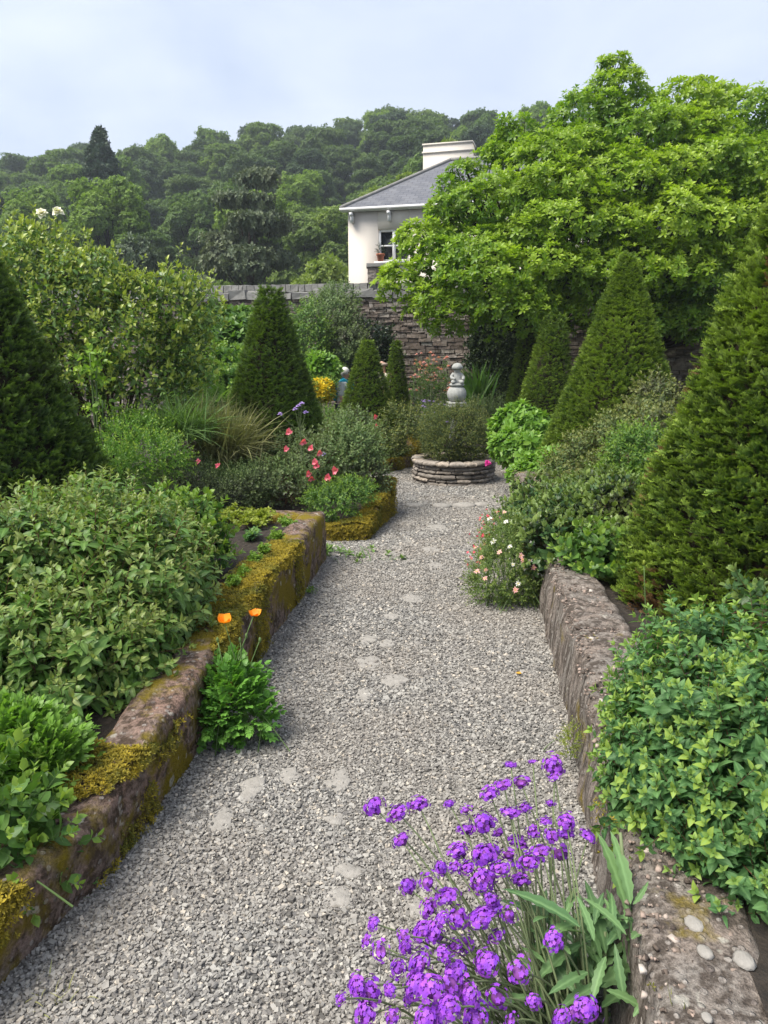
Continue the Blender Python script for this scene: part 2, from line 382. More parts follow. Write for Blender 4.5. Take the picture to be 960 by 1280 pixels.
# ---- leaves and sprigs (templates along +Y, face up +Z)
def leaf(rows=3, w=.25, fold=.25, droop=.2, shape='ovate', pet=0.):
    ts = np.linspace(0, 1, rows + 1)
    V = [[0, pet, 0]] if pet else [[0, 0, 0]]; mid = [0.]; idx = []
    prof = {'ovate': lambda t: math.sin(math.pi * t ** .72), 'lance': lambda t: math.sin(math.pi * t ** .8) ** .9, 'obov': lambda t: math.sin(math.pi * t ** 1.5),
            'strap': lambda t: min(1, 6 * t) * (1 - t ** 4), 'round': lambda t: math.sin(math.pi * t ** .85) ** .6}[shape]
    for t in ts[1:-1]:
        h = w * prof(t) ; z = -droop * t * t; y = pet + t
        b = len(V); V += [[-h, y, z + fold * h], [0, y, z], [h, y, z + fold * h]]; mid += [1., 0., 1.]; idx.append(b)
    V.append([0, pet + 1 - .1 * droop, -droop]); mid.append(.3); tp = len(V) - 1; T = []
    b = idx[0]; T += [[0, b + 1, b], [0, b + 2, b + 1]]
    for b, c in zip(idx, idx[1:]): T += [[b, b + 1, c + 1], [b, c + 1, c], [b + 1, b + 2, c + 2], [b + 1, c + 2, c + 1]]
    b = idx[-1]; T += [[b, b + 1, tp], [b + 1, b + 2, tp]]
    V = np.array(V); T = np.array(T)
    if pet:
        n = len(V); V = np.concatenate([V, [[-.02, 0, .0], [.02, 0, .0]]]); T = np.concatenate([T, [[n, n + 1, 0]]]); mid += [0., 0.]
    return V, T, np.array(mid)
def rot(ax, a):
    c, s = math.cos(a), math.sin(a)
    return np.array({'x': [[1, 0, 0], [0, c, -s], [0, s, c]], 'y': [[c, 0, s], [0, 1, 0], [-s, 0, c]], 'z': [[c, -s, 0], [s, c, 0], [0, 0, 1]]}[ax])
def put(g, lf, Rm, t, s, rnd, tip, mi=0):
    g.add((lf[0] * s) @ Rm.T + t, lf[1], rnd, tip, lf[2], mi)
def sprig(nodes=5, L=1., ll=.5, lf=None, ang=55, per=2, twist=90, shrink=.55, tipn=1.5, stem=.012, jit=12, alt=False, top=2, r=None):
    """stem along +Y with leaves at nodes"""
    r = r or random
    g = Geo(); bend = np.array([r.uniform(-.12, .12), 0, r.uniform(-.12, .12)])
    pt = lambda u: np.array([0, u * L, 0]) + bend * L * u * u
    P = np.array([pt(u) for u in np.linspace(0, 1, 4)])
    if stem: V, T = tube(P, np.linspace(stem, stem * .4, 4), 3, False); g.add(V, T, r.random(), 0, .5, 1)
    a0 = r.uniform(0, 360)
    for i in range(nodes):
        u = (i + .6) / nodes; s = ll * (1 - (1 - shrink) * max(0, (u - .3) / .7)) * r.uniform(.62, 1.22)
        tip = max(0., 1 - (nodes - 1 - i) / max(tipn, .01)) * r.uniform(.5, 1)
        for k in range(1 if alt else per):
            az = a0 + i * twist + k * 360 / per + r.uniform(-jit, jit)
            an = ang * (1 - .35 * u) + r.uniform(-jit, jit)
            Rm = rot('y', R(az)) @ rot('x', R(an)) @ rot('y', R(180 + r.uniform(-25, 25)))
            put(g, lf, Rm, pt(u), s, r.random(), tip)
    for k in range(top):
        Rm = rot('y', R(a0 + k * 360 / max(top, 1))) @ rot('x', R(r.uniform(5, 35))) @ rot('y', math.pi)
        put(g, lf, Rm, pt(1), ll * shrink * .8, r.random(), min(1, tipn * .6))
    return g.cat()
def rosette(n=9, ll=1., lf=None, lo=20, hi=75, tip=.5):
    g = Geo()
    for i in range(n):
        u = i / n; an = hi + (lo - hi) * u + random.uniform(-8, 8)
        Rm = rot('y', R(i * 137.5 + random.uniform(-15, 15))) @ rot('x', R(an)) @ rot('y', math.pi)
        put(g, lf, Rm, np.zeros(3), ll * (1 - .35 * u) * random.uniform(.85, 1.15), random.random(), max(0, u - .3) * tip * random.uniform(.6, 1.3))
    return g.cat()
def spray(L=1., n=16, nl=.2, subs=2):
    """flat yew spray: needles in two rows along a twig"""
    g = Geo()
    def axis(o, d, ln, k):
        side = np.array([d[1], -d[0], 0])
        for i in range(k):
            u = (i + .5) / k; c = o + d * ln * u
            for s in (-1, 1):
                a = (d * .55 + side * s * .8) * nl * (1 - .45 * u) * random.uniform(.8, 1.2); a = a + np.array([0, 0, random.uniform(.0, .5) * nl])
                wv = np.cross(a, [0, 0, 1]); wv = wv / (np.linalg.norm(wv) + 1e-9) * nl * .13
                g.add([c - wv, c + wv, c + a * .7 + wv * .8, c + a], [[0, 1, 2], [0, 2, 3]], random.random(), u ** 2 * .8, .5)
        e = o + d * ln; wv = side * nl * .06
        g.add([o - wv, o + wv, e], [[0, 1, 2]], .2, 0, 1, 1)
    axis(np.zeros(3), np.array([0, 1., 0]), L, n)
    for k in range(subs):
        a = R(random.choice((-1, 1)) * random.uniform(28, 50)); o = np.array([0, L * random.uniform(.15, .5), 0])
        axis(o, np.array([math.sin(a), math.cos(a), random.uniform(-.1, .25)]), L * random.uniform(.4, .6), max(3, n // 2))
    return g.cat()
def lobed(n=3, w=.34, lobes=3):
    """deeply lobed compound leaf: pairs of lobed leaflets on a stalk"""
    g = Geo(); lf = leaf(3, w, .2, .15, 'ovate')
    V, T = tube([[0, 0, 0], [0, .5, .05], [0, 1, 0]], [.018, .014, .008], 3, False); g.add(V, T, .4, 0, .5, 1)
    def let(o, az, s, rz):
        for k in range(lobes):
            a = az + (k - (lobes - 1) / 2) * 38; Rm = rot('z', R(-a)) @ rot('y', R(random.uniform(-15, 15))) @ rot('x', R(random.uniform(-15, 10)))
            put(g, lf, Rm, o, s * (1 - .25 * abs(k - (lobes - 1) / 2)), rz + random.uniform(-.1, .1), .1)
    for i in range(n):
        u = .35 + .5 * i / n
        for s in (-1, 1): let(np.array([0, u, .03]), s * 58, .36 * (1 - .2 * i / n), random.random())
    let(np.array([0, .9, .02]), 0, .42, random.random())
    return g.cat()
def blade(n=5, w=.02, droop=.5):
    t = np.linspace(0, 1, n); V = []; mid = []
    for u in t[:-1]:
        h = w * (1 - u ** 2) + .0005; V += [[-h, u * (1 - .25 * droop * u), -droop * u * u], [h, u * (1 - .25 * droop * u), -droop * u * u]]; mid += [1., 1.]
    V.append([0, 1 - .25 * droop, -droop]); mid.append(1.); T = []
    for i in range(n - 2): a = 2 * i; T += [[a, a + 1, a + 3], [a, a + 3, a + 2]]
    a = 2 * (n - 2); T += [[a, a + 1, a + 2]]
    return np.array(V), np.array(T), np.array(mid)
def fern(n=14, w=.22, droop=.5):
    g = Geo()
    for i in range(n):
        u = (i + .5) / n; c = np.array([0, u * (1 - .2 * droop * u), -droop * u * u]); ln = w * math.sin(math.pi * (u * .85 + .1)) * 1.2
        for s in (-1, 1):
            lf = leaf(2, .16, .1, .1, 'lance'); Rm = rot('x', -droop * u * 1.2) @ rot('z', R(-s * 68)); put(g, lf, Rm, c, ln, random.random(), u * .4)
    V, T = tube([[0, u * (1 - .2 * droop * u), -droop * u * u] for u in np.linspace(0, 1, 5)], np.linspace(.012, .003, 5), 3, False); g.add(V, T, .4, 0, .5, 1)
    return g.cat()

def scatter(tpls, P, D, S, g=None, up=True, rw=.6, tipadd=None, tipmul=1., rnd0=None):
    """copies of templates at P, +Y along D, leaf faces turned up; ends up in ONE mesh (the foliage of one plant)"""
    g = g or Geo(); N_ = len(P)
    if N_ == 0: return g
    D = D / (np.linalg.norm(D, axis=1)[:, None] + 1e-9); S = np.broadcast_to(np.asarray(S, float), (N_,))
    if up:
        Z = np.array([0, 0, 1.]) - D * D[:, 2:3]; bad = np.linalg.norm(Z, axis=1) < .15
        Z = np.where(bad[:, None], rng.normal(size=(N_, 3)), Z) + rng.normal(size=(N_, 3)) * .25
    else: Z = rng.normal(size=(N_, 3))
    Z = Z - D * (Z * D).sum(1)[:, None]; Z /= np.linalg.norm(Z, axis=1)[:, None] + 1e-9
    X = np.cross(D, Z); B = np.stack([X, D, Z], 1) * S[:, None, None]
    pick = rng.integers(0, len(tpls), N_); ir = rng.random(N_) if rnd0 is None else rnd0
    for k, (V, T, A, MI) in enumerate(tpls):
        q = np.nonzero(pick == k)[0]
        if not len(q): continue
        W = np.einsum('vi,nij->nvj', V, B[q]) + P[q][:, None]
        TT = T[None] + (np.arange(len(q)) * len(V))[:, None, None]
        AA = np.repeat(A[None], len(q), 0).copy(); AA[:, :, 0] = AA[:, :, 0] * (1 - rw) + ir[q][:, None] * rw; AA[:, :, 1] *= tipmul
        if tipadd is not None: AA[:, :, 1] = np.clip(AA[:, :, 1] + tipadd[q][:, None], 0, 1)
        g.addg(W.reshape(-1, 3), TT.reshape(-1, 3), AA.reshape(-1, 3), np.tile(MI, len(q)))
    return g
def one(lf, rnd=.5, tip=0.):
    g = Geo(); g.add(lf[0], lf[1], rnd, tip, lf[2]); return g.cat()

def lump(px, py, Y, rx, ry, dep=None):
    s = psc(px, py, Y); return at(px, py, Y), np.array([rx * s, dep if dep else rx * s, ry * s])
def shell(lumps, n, inner=.35, zmin=-9, zfn=None, bias=True, up=.5, noise_=.4, rough=.16, seed=0.):
    """points on the outer shell of a union of lumps, with outward/upward directions"""
    cs = np.array([l[0] for l in lumps]); rs = np.array([l[1] for l in lumps])
    w = rs[:, 0] * rs[:, 2] + rs[:, 1] * rs[:, 2]; w /= w.sum(); P = []; D = []; got = 0
    for _ in range(14):
        m = int(n * 1.6); k = rng.choice(len(lumps), m, p=w); d = rng.normal(size=(m, 3)); d /= np.linalg.norm(d, axis=1)[:, None]
        rr = 1 + rough * fbm(d * 2.3 + k[:, None] * 5.1 + seed, 3) * 2
        s = rr * (1 - inner * rng.random(m) ** 1.6); p = cs[k] + d * rs[k] * s[:, None]
        nn = d / rs[k]; nn /= np.linalg.norm(nn, axis=1)[:, None]
        q = np.linalg.norm((p[:, None] - cs[None]) / rs[None], axis=2); q[np.arange(m), k] = 9
        ok = (q.min(1) > .74) & (p[:, 2] > zmin)
        if zfn is not None: ok &= zfn(p)
        if bias: v = np.array([0, 0, CAM_H]) - p; v /= np.linalg.norm(v, axis=1)[:, None]; ok &= ((nn * v).sum(1) > -.25) | (rng.random(m) < .3)
        ok &= (nn[:, 2] > -.55) | (rng.random(m) < .35)
        P.append(p[ok]); D.append(nn[ok]); got += ok.sum()
        if got >= n: break
    P = np.concatenate(P)[:n]; D = np.concatenate(D)[:n]
    return P, D + np.array([0, 0, up]) + rng.normal(size=P.shape) * noise_
def branches(base, P, k, r0, g=None, sides=4, lift=.35, spread=.1):
    g = g or Geo()
    for i in rng.choice(len(P), min(k, len(P)), replace=False):
        b = np.array(base) + np.append(rng.normal(size=2) * spread, 0); e = b + (P[i] - b) * .97
        m_ = b + (e - b) * .45 + np.array([0, 0, lift * np.linalg.norm(e - b)]) * .6 + rng.normal(size=3) * .05 * np.linalg.norm(e - b)
        V, T = tube(bez(b, m_, e, 6), np.linspace(r0, r0 * .25, 6), sides, False); g.add(V, T, rng.random())
    return g
def shrub(name, label, cat, lumps, tpls, n, size, lm, sm='stem_brown', up=.5, inner=.35, base=None, zmin=-9, group=None, nb=16, br=.008, noise_=.4, rough=.16, tipmul=1., seed=0., fol='foliage', bias=True, zfn=None, upface=True):
    P, D = shell(lumps, n, inner, zmin, zfn, bias, up, noise_, rough, seed)
    if base is None:
        c = lumps[0][0]; base = (c[0], c[1], max(zmin, c[2] - lumps[0][1][2]))
    o = thing(name, base, label, cat, group)
    g = scatter(tpls, P, D, size * rng.uniform(.75, 1.25, len(P)), up=upface, tipmul=tipmul)
    build(fol, g, [M[lm], M[sm]], o)
    if nb: build('stem_framework', branches(base, P, nb, br), M[sm], o)
    return o, P, D

# template sets
LF3 = leaf(4, .23, .3, .3, 'ovate', .08); LF2 = leaf(2, .26, .25, .15, 'ovate'); LFr = leaf(3, .34, .2, .12, 'ovate', .05); LFl = leaf(3, .14, .25, .3, 'lance')
T_front = [sprig(5, 1., .48, LF3, 68, 2, 90, .45, 1.6, .014) for _ in range(6)]
T_fuch = [sprig(6, 1., .40, leaf(4, .29, .3, .3, 'ovate', .06), 66, 2, 90, .55, 1.0, .012) for _ in range(6)]
T_rose = [sprig(4, 1., .42, LFr, 62, 2, 70, .6, 1.0, .012, 20) for _ in range(6)]
T_cam = [sprig(4, 1., .5, leaf(3, .24, .3, .3, 'ovate', .05), 60, 1, 137, .8, 1.1, .012, 20) for _ in range(6)]
T_small = [sprig(5, 1., .34, LF2, 58, 2, 90, .6, 1.4, .01, 18) for _ in range(6)]
T_fine = [sprig(7, 1., .24, leaf(2, .2, .2, .1, 'lance'), 48, 2, 100, .6, 1.4, .008, 18) for _ in range(5)]
T_lob = [lobed(2), lobed(3), lobed(2, .38), lobed(3, .3)]
T_ros = [rosette(9, 1., leaf(3, .2, .25, .25, 'obov'), 18, 80) for _ in range(6)]
T_yewN = [spray(1., 13, .24, 2) for _ in range(8)]
T_yewF = [spray(1., 7, .34, 1) for _ in range(6)]
T_blade = [one(blade(5, .02, d)) for d in (.15, .4, .7, .9)]
T_fern = [fern(14, .2, d) for d in (.3, .5, .7)]
T_clump = [rosette(8, 1., leaf(2, .3, .2, .2, 'ovate'), 10, 95, .6) for _ in range(6)]

# ------------------------------------------------------------------ terrain
def zbase(x, y):
    return -.10 * sstep(5.2, 7.4, y) - .12 * sstep(7.4, 10, y) - .1 * sstep(10, 14, y)
def zhill(x, y):
    h = 29 * sstep(38, 150, y + .05 * np.abs(x)) + 2.2 * sstep(24, 50, y)
    return h + sstep(45, 110, y) * (1.5 * np.sin(x * .021 + 1.1) + 1.2 * np.sin(x * .07 + .4) - .13 * np.maximum(0, -x - 22))
def grid(xs, ys, zf):
    X, Y = np.meshgrid(xs, ys); Z = zf(X, Y); V = np.stack([X.ravel(), Y.ravel(), Z.ravel()], 1); w = len(xs)
    i = (np.arange(len(ys) - 1)[:, None] * w + np.arange(w - 1)[None]).ravel()
    return V, np.concatenate([np.stack([i, i + 1, i + w + 1], 1), np.stack([i, i + w + 1, i + w], 1)])
xs = np.concatenate([np.linspace(-400, -40, 25), np.linspace(-36, 36, 60), np.linspace(40, 400, 25)]); ys = np.concatenate([np.linspace(-30, 30, 60), np.linspace(33, 200, 60), np.linspace(210, 500, 15)])
g = Geo(); g.add(*grid(xs, ys, lambda x, y: zbase(x, y) + zhill(x, y) - .06)); tag(build('ground', g, M['ground']), kind='structure')

# the two low walls: outer edges measured along the path
LW = np.array([(-1.22, .7), (-.99, 1.6), (-.86, 2.03), (-.76, 2.69), (-.645, 3.96), (-.53, 4.9), (-.455, 5.62)])
RW = np.array([(.40, .5), (.50, 1.2), (.71, 2.42), (.79, 2.91), (.835, 3.25), (.895, 3.73), (.935, 4.08), (1.13, 5.8), (1.37, 8.05)])
lx = lambda y: np.interp(y, LW[:, 1], LW[:, 0]); rx_ = lambda y: np.interp(y, RW[:, 1], RW[:, 0])
zgrav = lambda x, y: zbase(x, y) + .012 * fbm(np.stack([np.asarray(x, float) * 1.7, np.asarray(y, float) * 1.7, np.zeros_like(np.asarray(x, float))], -1), 3)
g = Geo(); g.add(*grid(np.linspace(-2.2, 3.2, 90), np.linspace(-.5, 15, 240), zgrav)); tag(build('gravel_path', g, M['path']), kind='structure')

# flagstones in the path
SLABS = [(314, 987, 16, 17, 'pale oval flagstone set flush in gravel near the poppy clump'), (362, 972, 15, 12, 'sandy flagstone half buried beside the pale oval one'),
         (424, 976, 20, 18, 'hook shaped flagstone easternmost of the row below the poppy clump'), (278, 1026, 15, 15, 'narrow slanting flagstone beside the mossy wall below the poppy clump'),
         (418, 1026, 14, 8, 'small grey flagstone barely showing below the hook shaped one'), (436, 1090, 18, 9, 'pinkish broken flagstone nearest to the purple verbena heads'),
         (424, 1124, 17, 13, 'broad grey flagstone lowest on the path beside the verbena'), (522, 1136, 15, 10, 'flagstone half hidden by the purple verbena heads'),
         (494, 851, 19, 9, 'wide flat flagstone in the middle of the gravel path'), (455, 869, 11, 8, 'little pale flagstone just below the wide flat one'),
         (462, 828, 16, 9, 'grey flagstone level with the orange poppies'), (460, 800, 14, 5, 'thin slip of flagstone above the grey one by the poppies'),
         (485, 806, 12, 5, 'sliver of flagstone paired with the thin slip on the path'), (515, 748, 15, 6, 'rounded flagstone beside the daisy clump on the path'),
         (490, 772, 14, 4, 'faint flagstone just below the rounded one'), (545, 714, 14, 4, 'pale flagstone level with the grassy weeds on the path'),
         (540, 690, 14, 4, 'flagstone farther up the path beyond the grassy weeds'), (545, 655, 18, 4, 'pale flagstone below the row of kerb stones'),
         (489, 697, 9, 4, 'small flagstone among the grassy weeds')]
slab_xy = []
for (px, py, a, b, lab) in SLABS:
    c = gp(px, py, 0 if py > 720 else -.05); s = psc(px, py, c[1]); sx = a * s; sy = b * s / max(.2, (CAM_H / math.hypot(c[1], CAM_H)))
    k = 11; aa = np.arange(k) * 2 * math.pi / k; rr = 1 + rng.uniform(-.38, .2, k)
    zt = float(zgrav(c[0], c[1])) + .004
    top = np.stack([c[0] + sx * rr * np.cos(aa), c[1] + sy * rr * np.sin(aa), np.full(k, zt)], 1) + np.append(rng.normal(size=(k, 2)) * 0, rng.normal(size=(k, 1)) * .002, axis=1)
    mid_ = top * 1.; mid_[:, :2] = c[:2] + (top[:, :2] - c[:2]) * .9; mid_[:, 2] += .002; bot = top.copy(); bot[:, 2] -= .05
    V = np.concatenate([[[c[0], c[1], zt + .002]], mid_, top, bot]); T = []
    for j in range(k):
        q = (j + 1) % k; T += [[0, 1 + j, 1 + q]]
        for l in (0, 1): A_ = 1 + l * k; T += [[A_ + j, A_ + k + j, A_ + k + q], [A_ + j, A_ + k + q, A_ + q]]
    gg = Geo(); gg.add(V - np.array([c[0], c[1], zt]), T); o = build('flagstone', gg, M['slab']); o.location = (c[0], c[1], zt); tag(o, lab, 'flagstone', 'flagstones set in the gravel path')
    slab_xy.append((c[0], c[1], sx, sy))
SL = np.array(slab_xy)

# loose stone chips (gravel): uncountable, one object
def chips():
    P = []
    for (y0, y1, dens, sz) in ((.95, 3.0, 17000, .0070), (3.0, 5.5, 11000, .0082), (5.5, 8.3, 6200, .0105), (8.3, 14, 2800, .0145)):
        xa, xb = (-1.3, 1.5) if y1 < 8.4 else (-1.6, 2.4)
        n = int((xb - xa) * (y1 - y0) * dens); p = np.stack([rng.uniform(xa, xb, n), rng.uniform(y0, y1, n)], 1)
        if y1 < 8.4: ok = (p[:, 0] < rx_(p[:, 1]) + .02) & ((p[:, 0] > lx(p[:, 1]) - .02) | ((p[:, 1] > 5.7) & (p[:, 0] > np.where(p[:, 1] < 6.4, -1.2, -.55 + (p[:, 1] - 6.4) * .5))))
        else: ok = np.ones(n, bool)
        p = p[ok]
        for a, b, sx, sy in SL:
            q = ((p[:, 0] - a) / sx) ** 2 + ((p[:, 1] - b) / sy) ** 2; p = p[(q > .85) | ((q > .25) & (rng.random(len(p)) < .25)) | (rng.random(len(p)) < .13)]
        P.append(np.column_stack([p, np.full(len(p), sz)]))
    P = np.concatenate(P); n = len(P)
    base = np.array([[x, y, z] for x in (-1, 1) for y in (-1, 1) for z in (-1, 1)], float)
    T = box((0, 0, 0), (1, 1, 1))[1]
    sz = P[:, 2] * np.exp(rng.normal(size=n) * .28)
    V = base[None] * (np.array([1., .72, .45]) * rng.uniform(.75, 1.25, (n, 1, 3))) + rng.uniform(-.28, .28, (n, 8, 3))
    V *= (sz * .62)[:, None, None]
    a, b, c = rng.uniform(0, 6.28, n), rng.normal(size=n) * .35, rng.normal(size=n) * .35
    ca, sa = np.cos(a), np.sin(a); cb, sb = np.cos(b), np.sin(b); cc, sc_ = np.cos(c), np.sin(c); z = np.zeros(n); o1 = np.ones(n)
    Rz = np.stack([ca, -sa, z, sa, ca, z, z, z, o1], 1).reshape(n, 3, 3); Rx = np.stack([o1, z, z, z, cb, -sb, z, sb, cb], 1).reshape(n, 3, 3); Ry = np.stack([cc, z, sc_, z, o1, z, -sc_, z, cc], 1).reshape(n, 3, 3)
    V = np.einsum('nij,nvj->nvi', Rz @ Rx @ Ry, V); V += np.column_stack([P[:, 0], P[:, 1], zgrav(P[:, 0], P[:, 1]) + rng.uniform(-.001, .007, n)])[:, None]
    TT = T[None] + (np.arange(n) * 8)[:, None, None]; gg = Geo()
    A = np.zeros((n, 8, 3)); A[:, :, 0] = np.clip(rng.normal(.48, .29, n), 0, 1)[:, None]
    gg.addg(V.reshape(-1, 3), TT.reshape(-1, 3), A.reshape(-1, 3), np.zeros(n * 12, int))
    tag(build('gravel', gg, M['gravel'], smooth=False), 'loose grey and buff gravel chips covering the path', 'gravel', kind='stuff')
chips()

# ------------------------------------------------------------------ low walls
def sweep(path, thick, ztop, zbot, amp=.014, step=.03, lean=.0, closed_ends=True):
    """low wall along an outer edge; thickness to the side given by thick's sign (+ = to the left of travel)"""
    path = np.array(path, float); seg = np.linalg.norm(np.diff(path, axis=0), axis=1); cum = np.append(0, np.cumsum(seg)); n = max(8, int(cum[-1] / step))
    s = np.linspace(0, cum[-1], n); P = np.stack([np.interp(s, cum, path[:, 0]), np.interp(s, cum, path[:, 1])], 1)
    d = np.gradient(P, axis=0); d /= np.linalg.norm(d, axis=1)[:, None]; nr = np.stack([-d[:, 1], d[:, 0]], 1) * np.sign(thick); tk = abs(thick)
    prof = [(0, v) for v in np.linspace(0, .93, 12)] + [(.012 / tk, .98), (.035 / tk, 1.)] + [(u, 1.005) for u in np.linspace(.2, .8, 6)] + [(1 - .03 / tk, 1.), (1 - .008 / tk, .97)] + [(1, v) for v in np.linspace(.9, 0, 5)]
    V = []
    for (u, v) in prof:
        zt = ztop(P[:, 0], P[:, 1]); zb = zbot(P[:, 0], P[:, 1]); z = zb + (zt - zb) * v
        off = u * tk + lean * v * (zt - zb)
        V.append(np.column_stack([P + nr * off[:, None] if np.ndim(off) else P + nr * off, z]))
    V = np.stack(V, 1); m = len(prof); flat = V.reshape(-1, 3)
    nv = np.stack([fbm(flat * 7 + 3, 4), fbm(flat * 7 + 31, 4), fbm(flat * 7 + 57, 4)], 1) * amp + np.stack([fbm(flat * 30 + 3, 2), fbm(flat * 30 + 31, 2), fbm(flat * 30 + 57, 2)], 1) * amp * .3
    flat = flat + nv; T = []
    i = (np.arange(n - 1)[:, None] * m + np.arange(m - 1)[None]).ravel(); T = [np.stack([i, i + m, i + m + 1], 1), np.stack([i, i + m + 1, i + 1], 1)]
    for e in (0, n - 1): j = np.arange(1, m - 1); T.append(np.stack([np.full(m - 2, e * m), e * m + j, e * m + j + 1], 1))
    return flat, np.concatenate(T), P, nr
T_moss = [rosette(6, 1., leaf(2, .2, .1, .1, 'lance'), 5, 80, .6) for _ in range(4)]
def moss_on(P, nr, tk, ztop, zbot, n, thr, size, seed, face=.35, parent=None, ymax=99):
    i = rng.integers(0, len(P), n); j = rng.random(n); out = rng.random(n) < face
    zt = ztop(P[i, 0], P[i, 1]); zb = zbot(P[i, 0], P[i, 1]); v = np.where(out, 1 - rng.random(n) ** 1.5 * .95, 1.)
    p = np.column_stack([P[i] + nr[i] * (np.where(out, -.004, j * tk))[:, None] + rng.normal(size=(n, 2)) * .012, zb + (zt - zb) * v + np.where(out, 0, .004)])
    f = fbm(p * np.array([3.2, 3.2, 4.5]) + seed, 3) + .10 * (v - .6); ok = (f > thr) & (p[:, 1] < ymax); p = p[ok]; out = out[ok]
    d = np.where(out[:, None], np.column_stack([-nr[i[ok]], np.full(len(p), .35)]), np.array([0, 0, 1.])) + rng.normal(size=p.shape) * .3
    p[:, 2] += np.where(out, 0, np.clip(f[ok] - thr, 0, .3) * .06)
    build('moss', scatter(T_moss, p, d, size * rng.uniform(.6, 1.4, len(p)), rw=.7), [M['moss']], parent)

zl_top = lambda x, y: np.interp(y, [.7, 1.6, 2.0, 2.6, 3.7, 5.6, 6], [.2, .21, .22, .30, .37, .385, .385]) + .012 * np.sin(np.asarray(y) * 5.1) + .008 * np.sin(np.asarray(x) * 13.)
zbot = lambda x, y: zbase(x, y) - .08
LPATH = np.concatenate([LW, [(-.47, 5.70), (-.9, 5.74), (-2.6, 5.8)]])
V, T, P_, nr_ = sweep(LPATH, .20, zl_top, zbot, .016)
o = thing('retaining_wall', (-.8, 2.7, 0), 'long low pinkish concrete garden wall with yellow moss beside the poppy clump', 'garden wall')
g = Geo(); g.add(V, T); build('wall_body', g, M['wall_left'], o)
moss_on(P_, nr_, .2, zl_top, zbot, 60000, -.06, .014, 0, .6, o, 4.75)
zr_top = lambda x, y: np.interp(y, [.5, 1.3, 2.4, 8.2], [.30, .32, .35, .36]) + .012 * np.sin(np.asarray(y) * 4.3)
V, T, P_, nr_ = sweep(RW, -.26, zr_top, zbot, .024, lean=.10)
o = thing('retaining_wall', (.9, 3.7, 0), 'weathered grey concrete garden wall with streaked face behind the purple verbena', 'garden wall')
g = Geo(); g.add(V, T); build('wall_body', g, M['wall_right'], o)
moss_on(P_, nr_, .26, zr_top, zbot, 5000, .42, .011, 9, .2, o); P_r, n_r, o_r = P_, nr_, o
# mossy stone edgings farther along
E2 = [(-1.6, 6.42), (-.53, 6.42), (-.16, 6.47), (-.02, 7.2), (.12, 7.8), (.02, 7.95), (-.9, 8.1)]
ze2 = lambda x, y: np.interp(y, [6.4, 6.5, 7.2, 7.8, 8.2], [.06, .07, .15, .24, .24]) + .012 * np.sin(np.asarray(y) * 9) + .01 * np.sin(np.asarray(x) * 17)
V, T, P_, nr_ = sweep(E2, .15, ze2, zbot, .02, .03)
o = thing('bed_edging', (-.1, 6.8, -.05), 'knee-high stone bed edging thickly covered in golden moss', 'garden wall')
g = Geo(); g.add(V, T); build('wall_body', g, M['wall_far'], o); moss_on(P_, nr_, .15, ze2, zbot, 18000, -.2, .018, 4, .55, o)
E3 = [(-1.2, 11.2), (-.25, 11.35), (.05, 11.5), (.42, 12.1), (.62, 12.7), (.6, 13.6)]
ze3 = lambda x, y: np.interp(y, [11, 11.6, 12.3, 13], [-.10, -.09, -.02, .1]) + .012 * np.sin(np.asarray(x) * 11)
V, T, P_, nr_ = sweep(E3, .18, ze3, zbot, .02, .05)
o = thing('bed_edging', (.1, 11.8, -.3), 'low reddish stone edging at the foot of the two smaller yew cones', 'garden wall')
g = Geo(); g.add(V, T); build('wall_body', g, M['wall_far'], o); moss_on(P_, nr_, .18, ze3, zbot, 5000, .02, .022, 14, .5, o)

def aggregate(o, P, nr, tk, ztop, n, size, mt, ylim=99):
    i = rng.integers(0, len(P), n); j = rng.uniform(.06, .94, n); p = np.column_stack([P[i] + nr[i] * (j * tk)[:, None], ztop(P[i, 0], P[i, 1]) + .002]); p = p[p[:, 1] < ylim]; n = len(p)
    V0, T0 = box((0, 0, -.25), (1.7, 1.2, .9)); g = Geo(); A0 = np.zeros((len(V0), 3)); Bs = []
    for k in range(5): Bs.append((V0 + rng.uniform(-.3, .3, V0.shape), T0, A0 + [.5, 0, 0], np.zeros(len(T0), int)))
    build('aggregate', scatter(Bs, p, np.column_stack([rng.normal(size=n), rng.normal(size=n), rng.normal(size=n) * .2]), size * np.exp(rng.normal(size=n) * .5), rw=1.), [mt], o)
aggregate(o_r, P_r, n_r, .27, zr_top, 3600, .0042, M['grit'])
aggregate(o_r, P_r, n_r, .27, zr_top, 300, .0048, M['grit'], 2.2)
# soil in the raised beds
def soil(poly_x0, poly_x1, y0, y1, z0, seed):
    ys = np.linspace(y0, y1, 70); us = np.linspace(0, 1, 40); V = []
    for y in ys:
        a, b = poly_x0(y), poly_x1(y); x = a + (b - a) * us; V.append(np.column_stack([x, np.full(40, y), z0(y) + .02 * fbm(np.column_stack([x * 4, np.full(40, y * 4), np.full(40, seed)]), 4)]))
    V = np.concatenate(V); i = (np.arange(69)[:, None] * 40 + np.arange(39)[None]).ravel()
    gg = Geo(); gg.add(V, np.concatenate([np.stack([i, i + 1, i + 41], 1), np.stack([i, i + 41, i + 40], 1)])); tag(build('soil', gg, M['soil']), kind='structure')
soil(lambda y: -6, lambda y: float(lx(y)) - .17, .5, 5.72, lambda y: float(zl_top(0, y)) - .07, 1.)
soil(lambda y: float(rx_(y)) + .25, lambda y: 7, .4, 8.1, lambda y: .27 + .05 * float(1 - sstep(1.7, 2.1, y)), 2.)
soil(lambda y: float(np.interp(y, [8.1, 8.6, 9.4, 11], [1.6, 1.75, 2.1, 2.0])), lambda y: 8, 8.1, 17, lambda y: .27 - .45 * float(sstep(8.3, 9.2, y)), 2.)
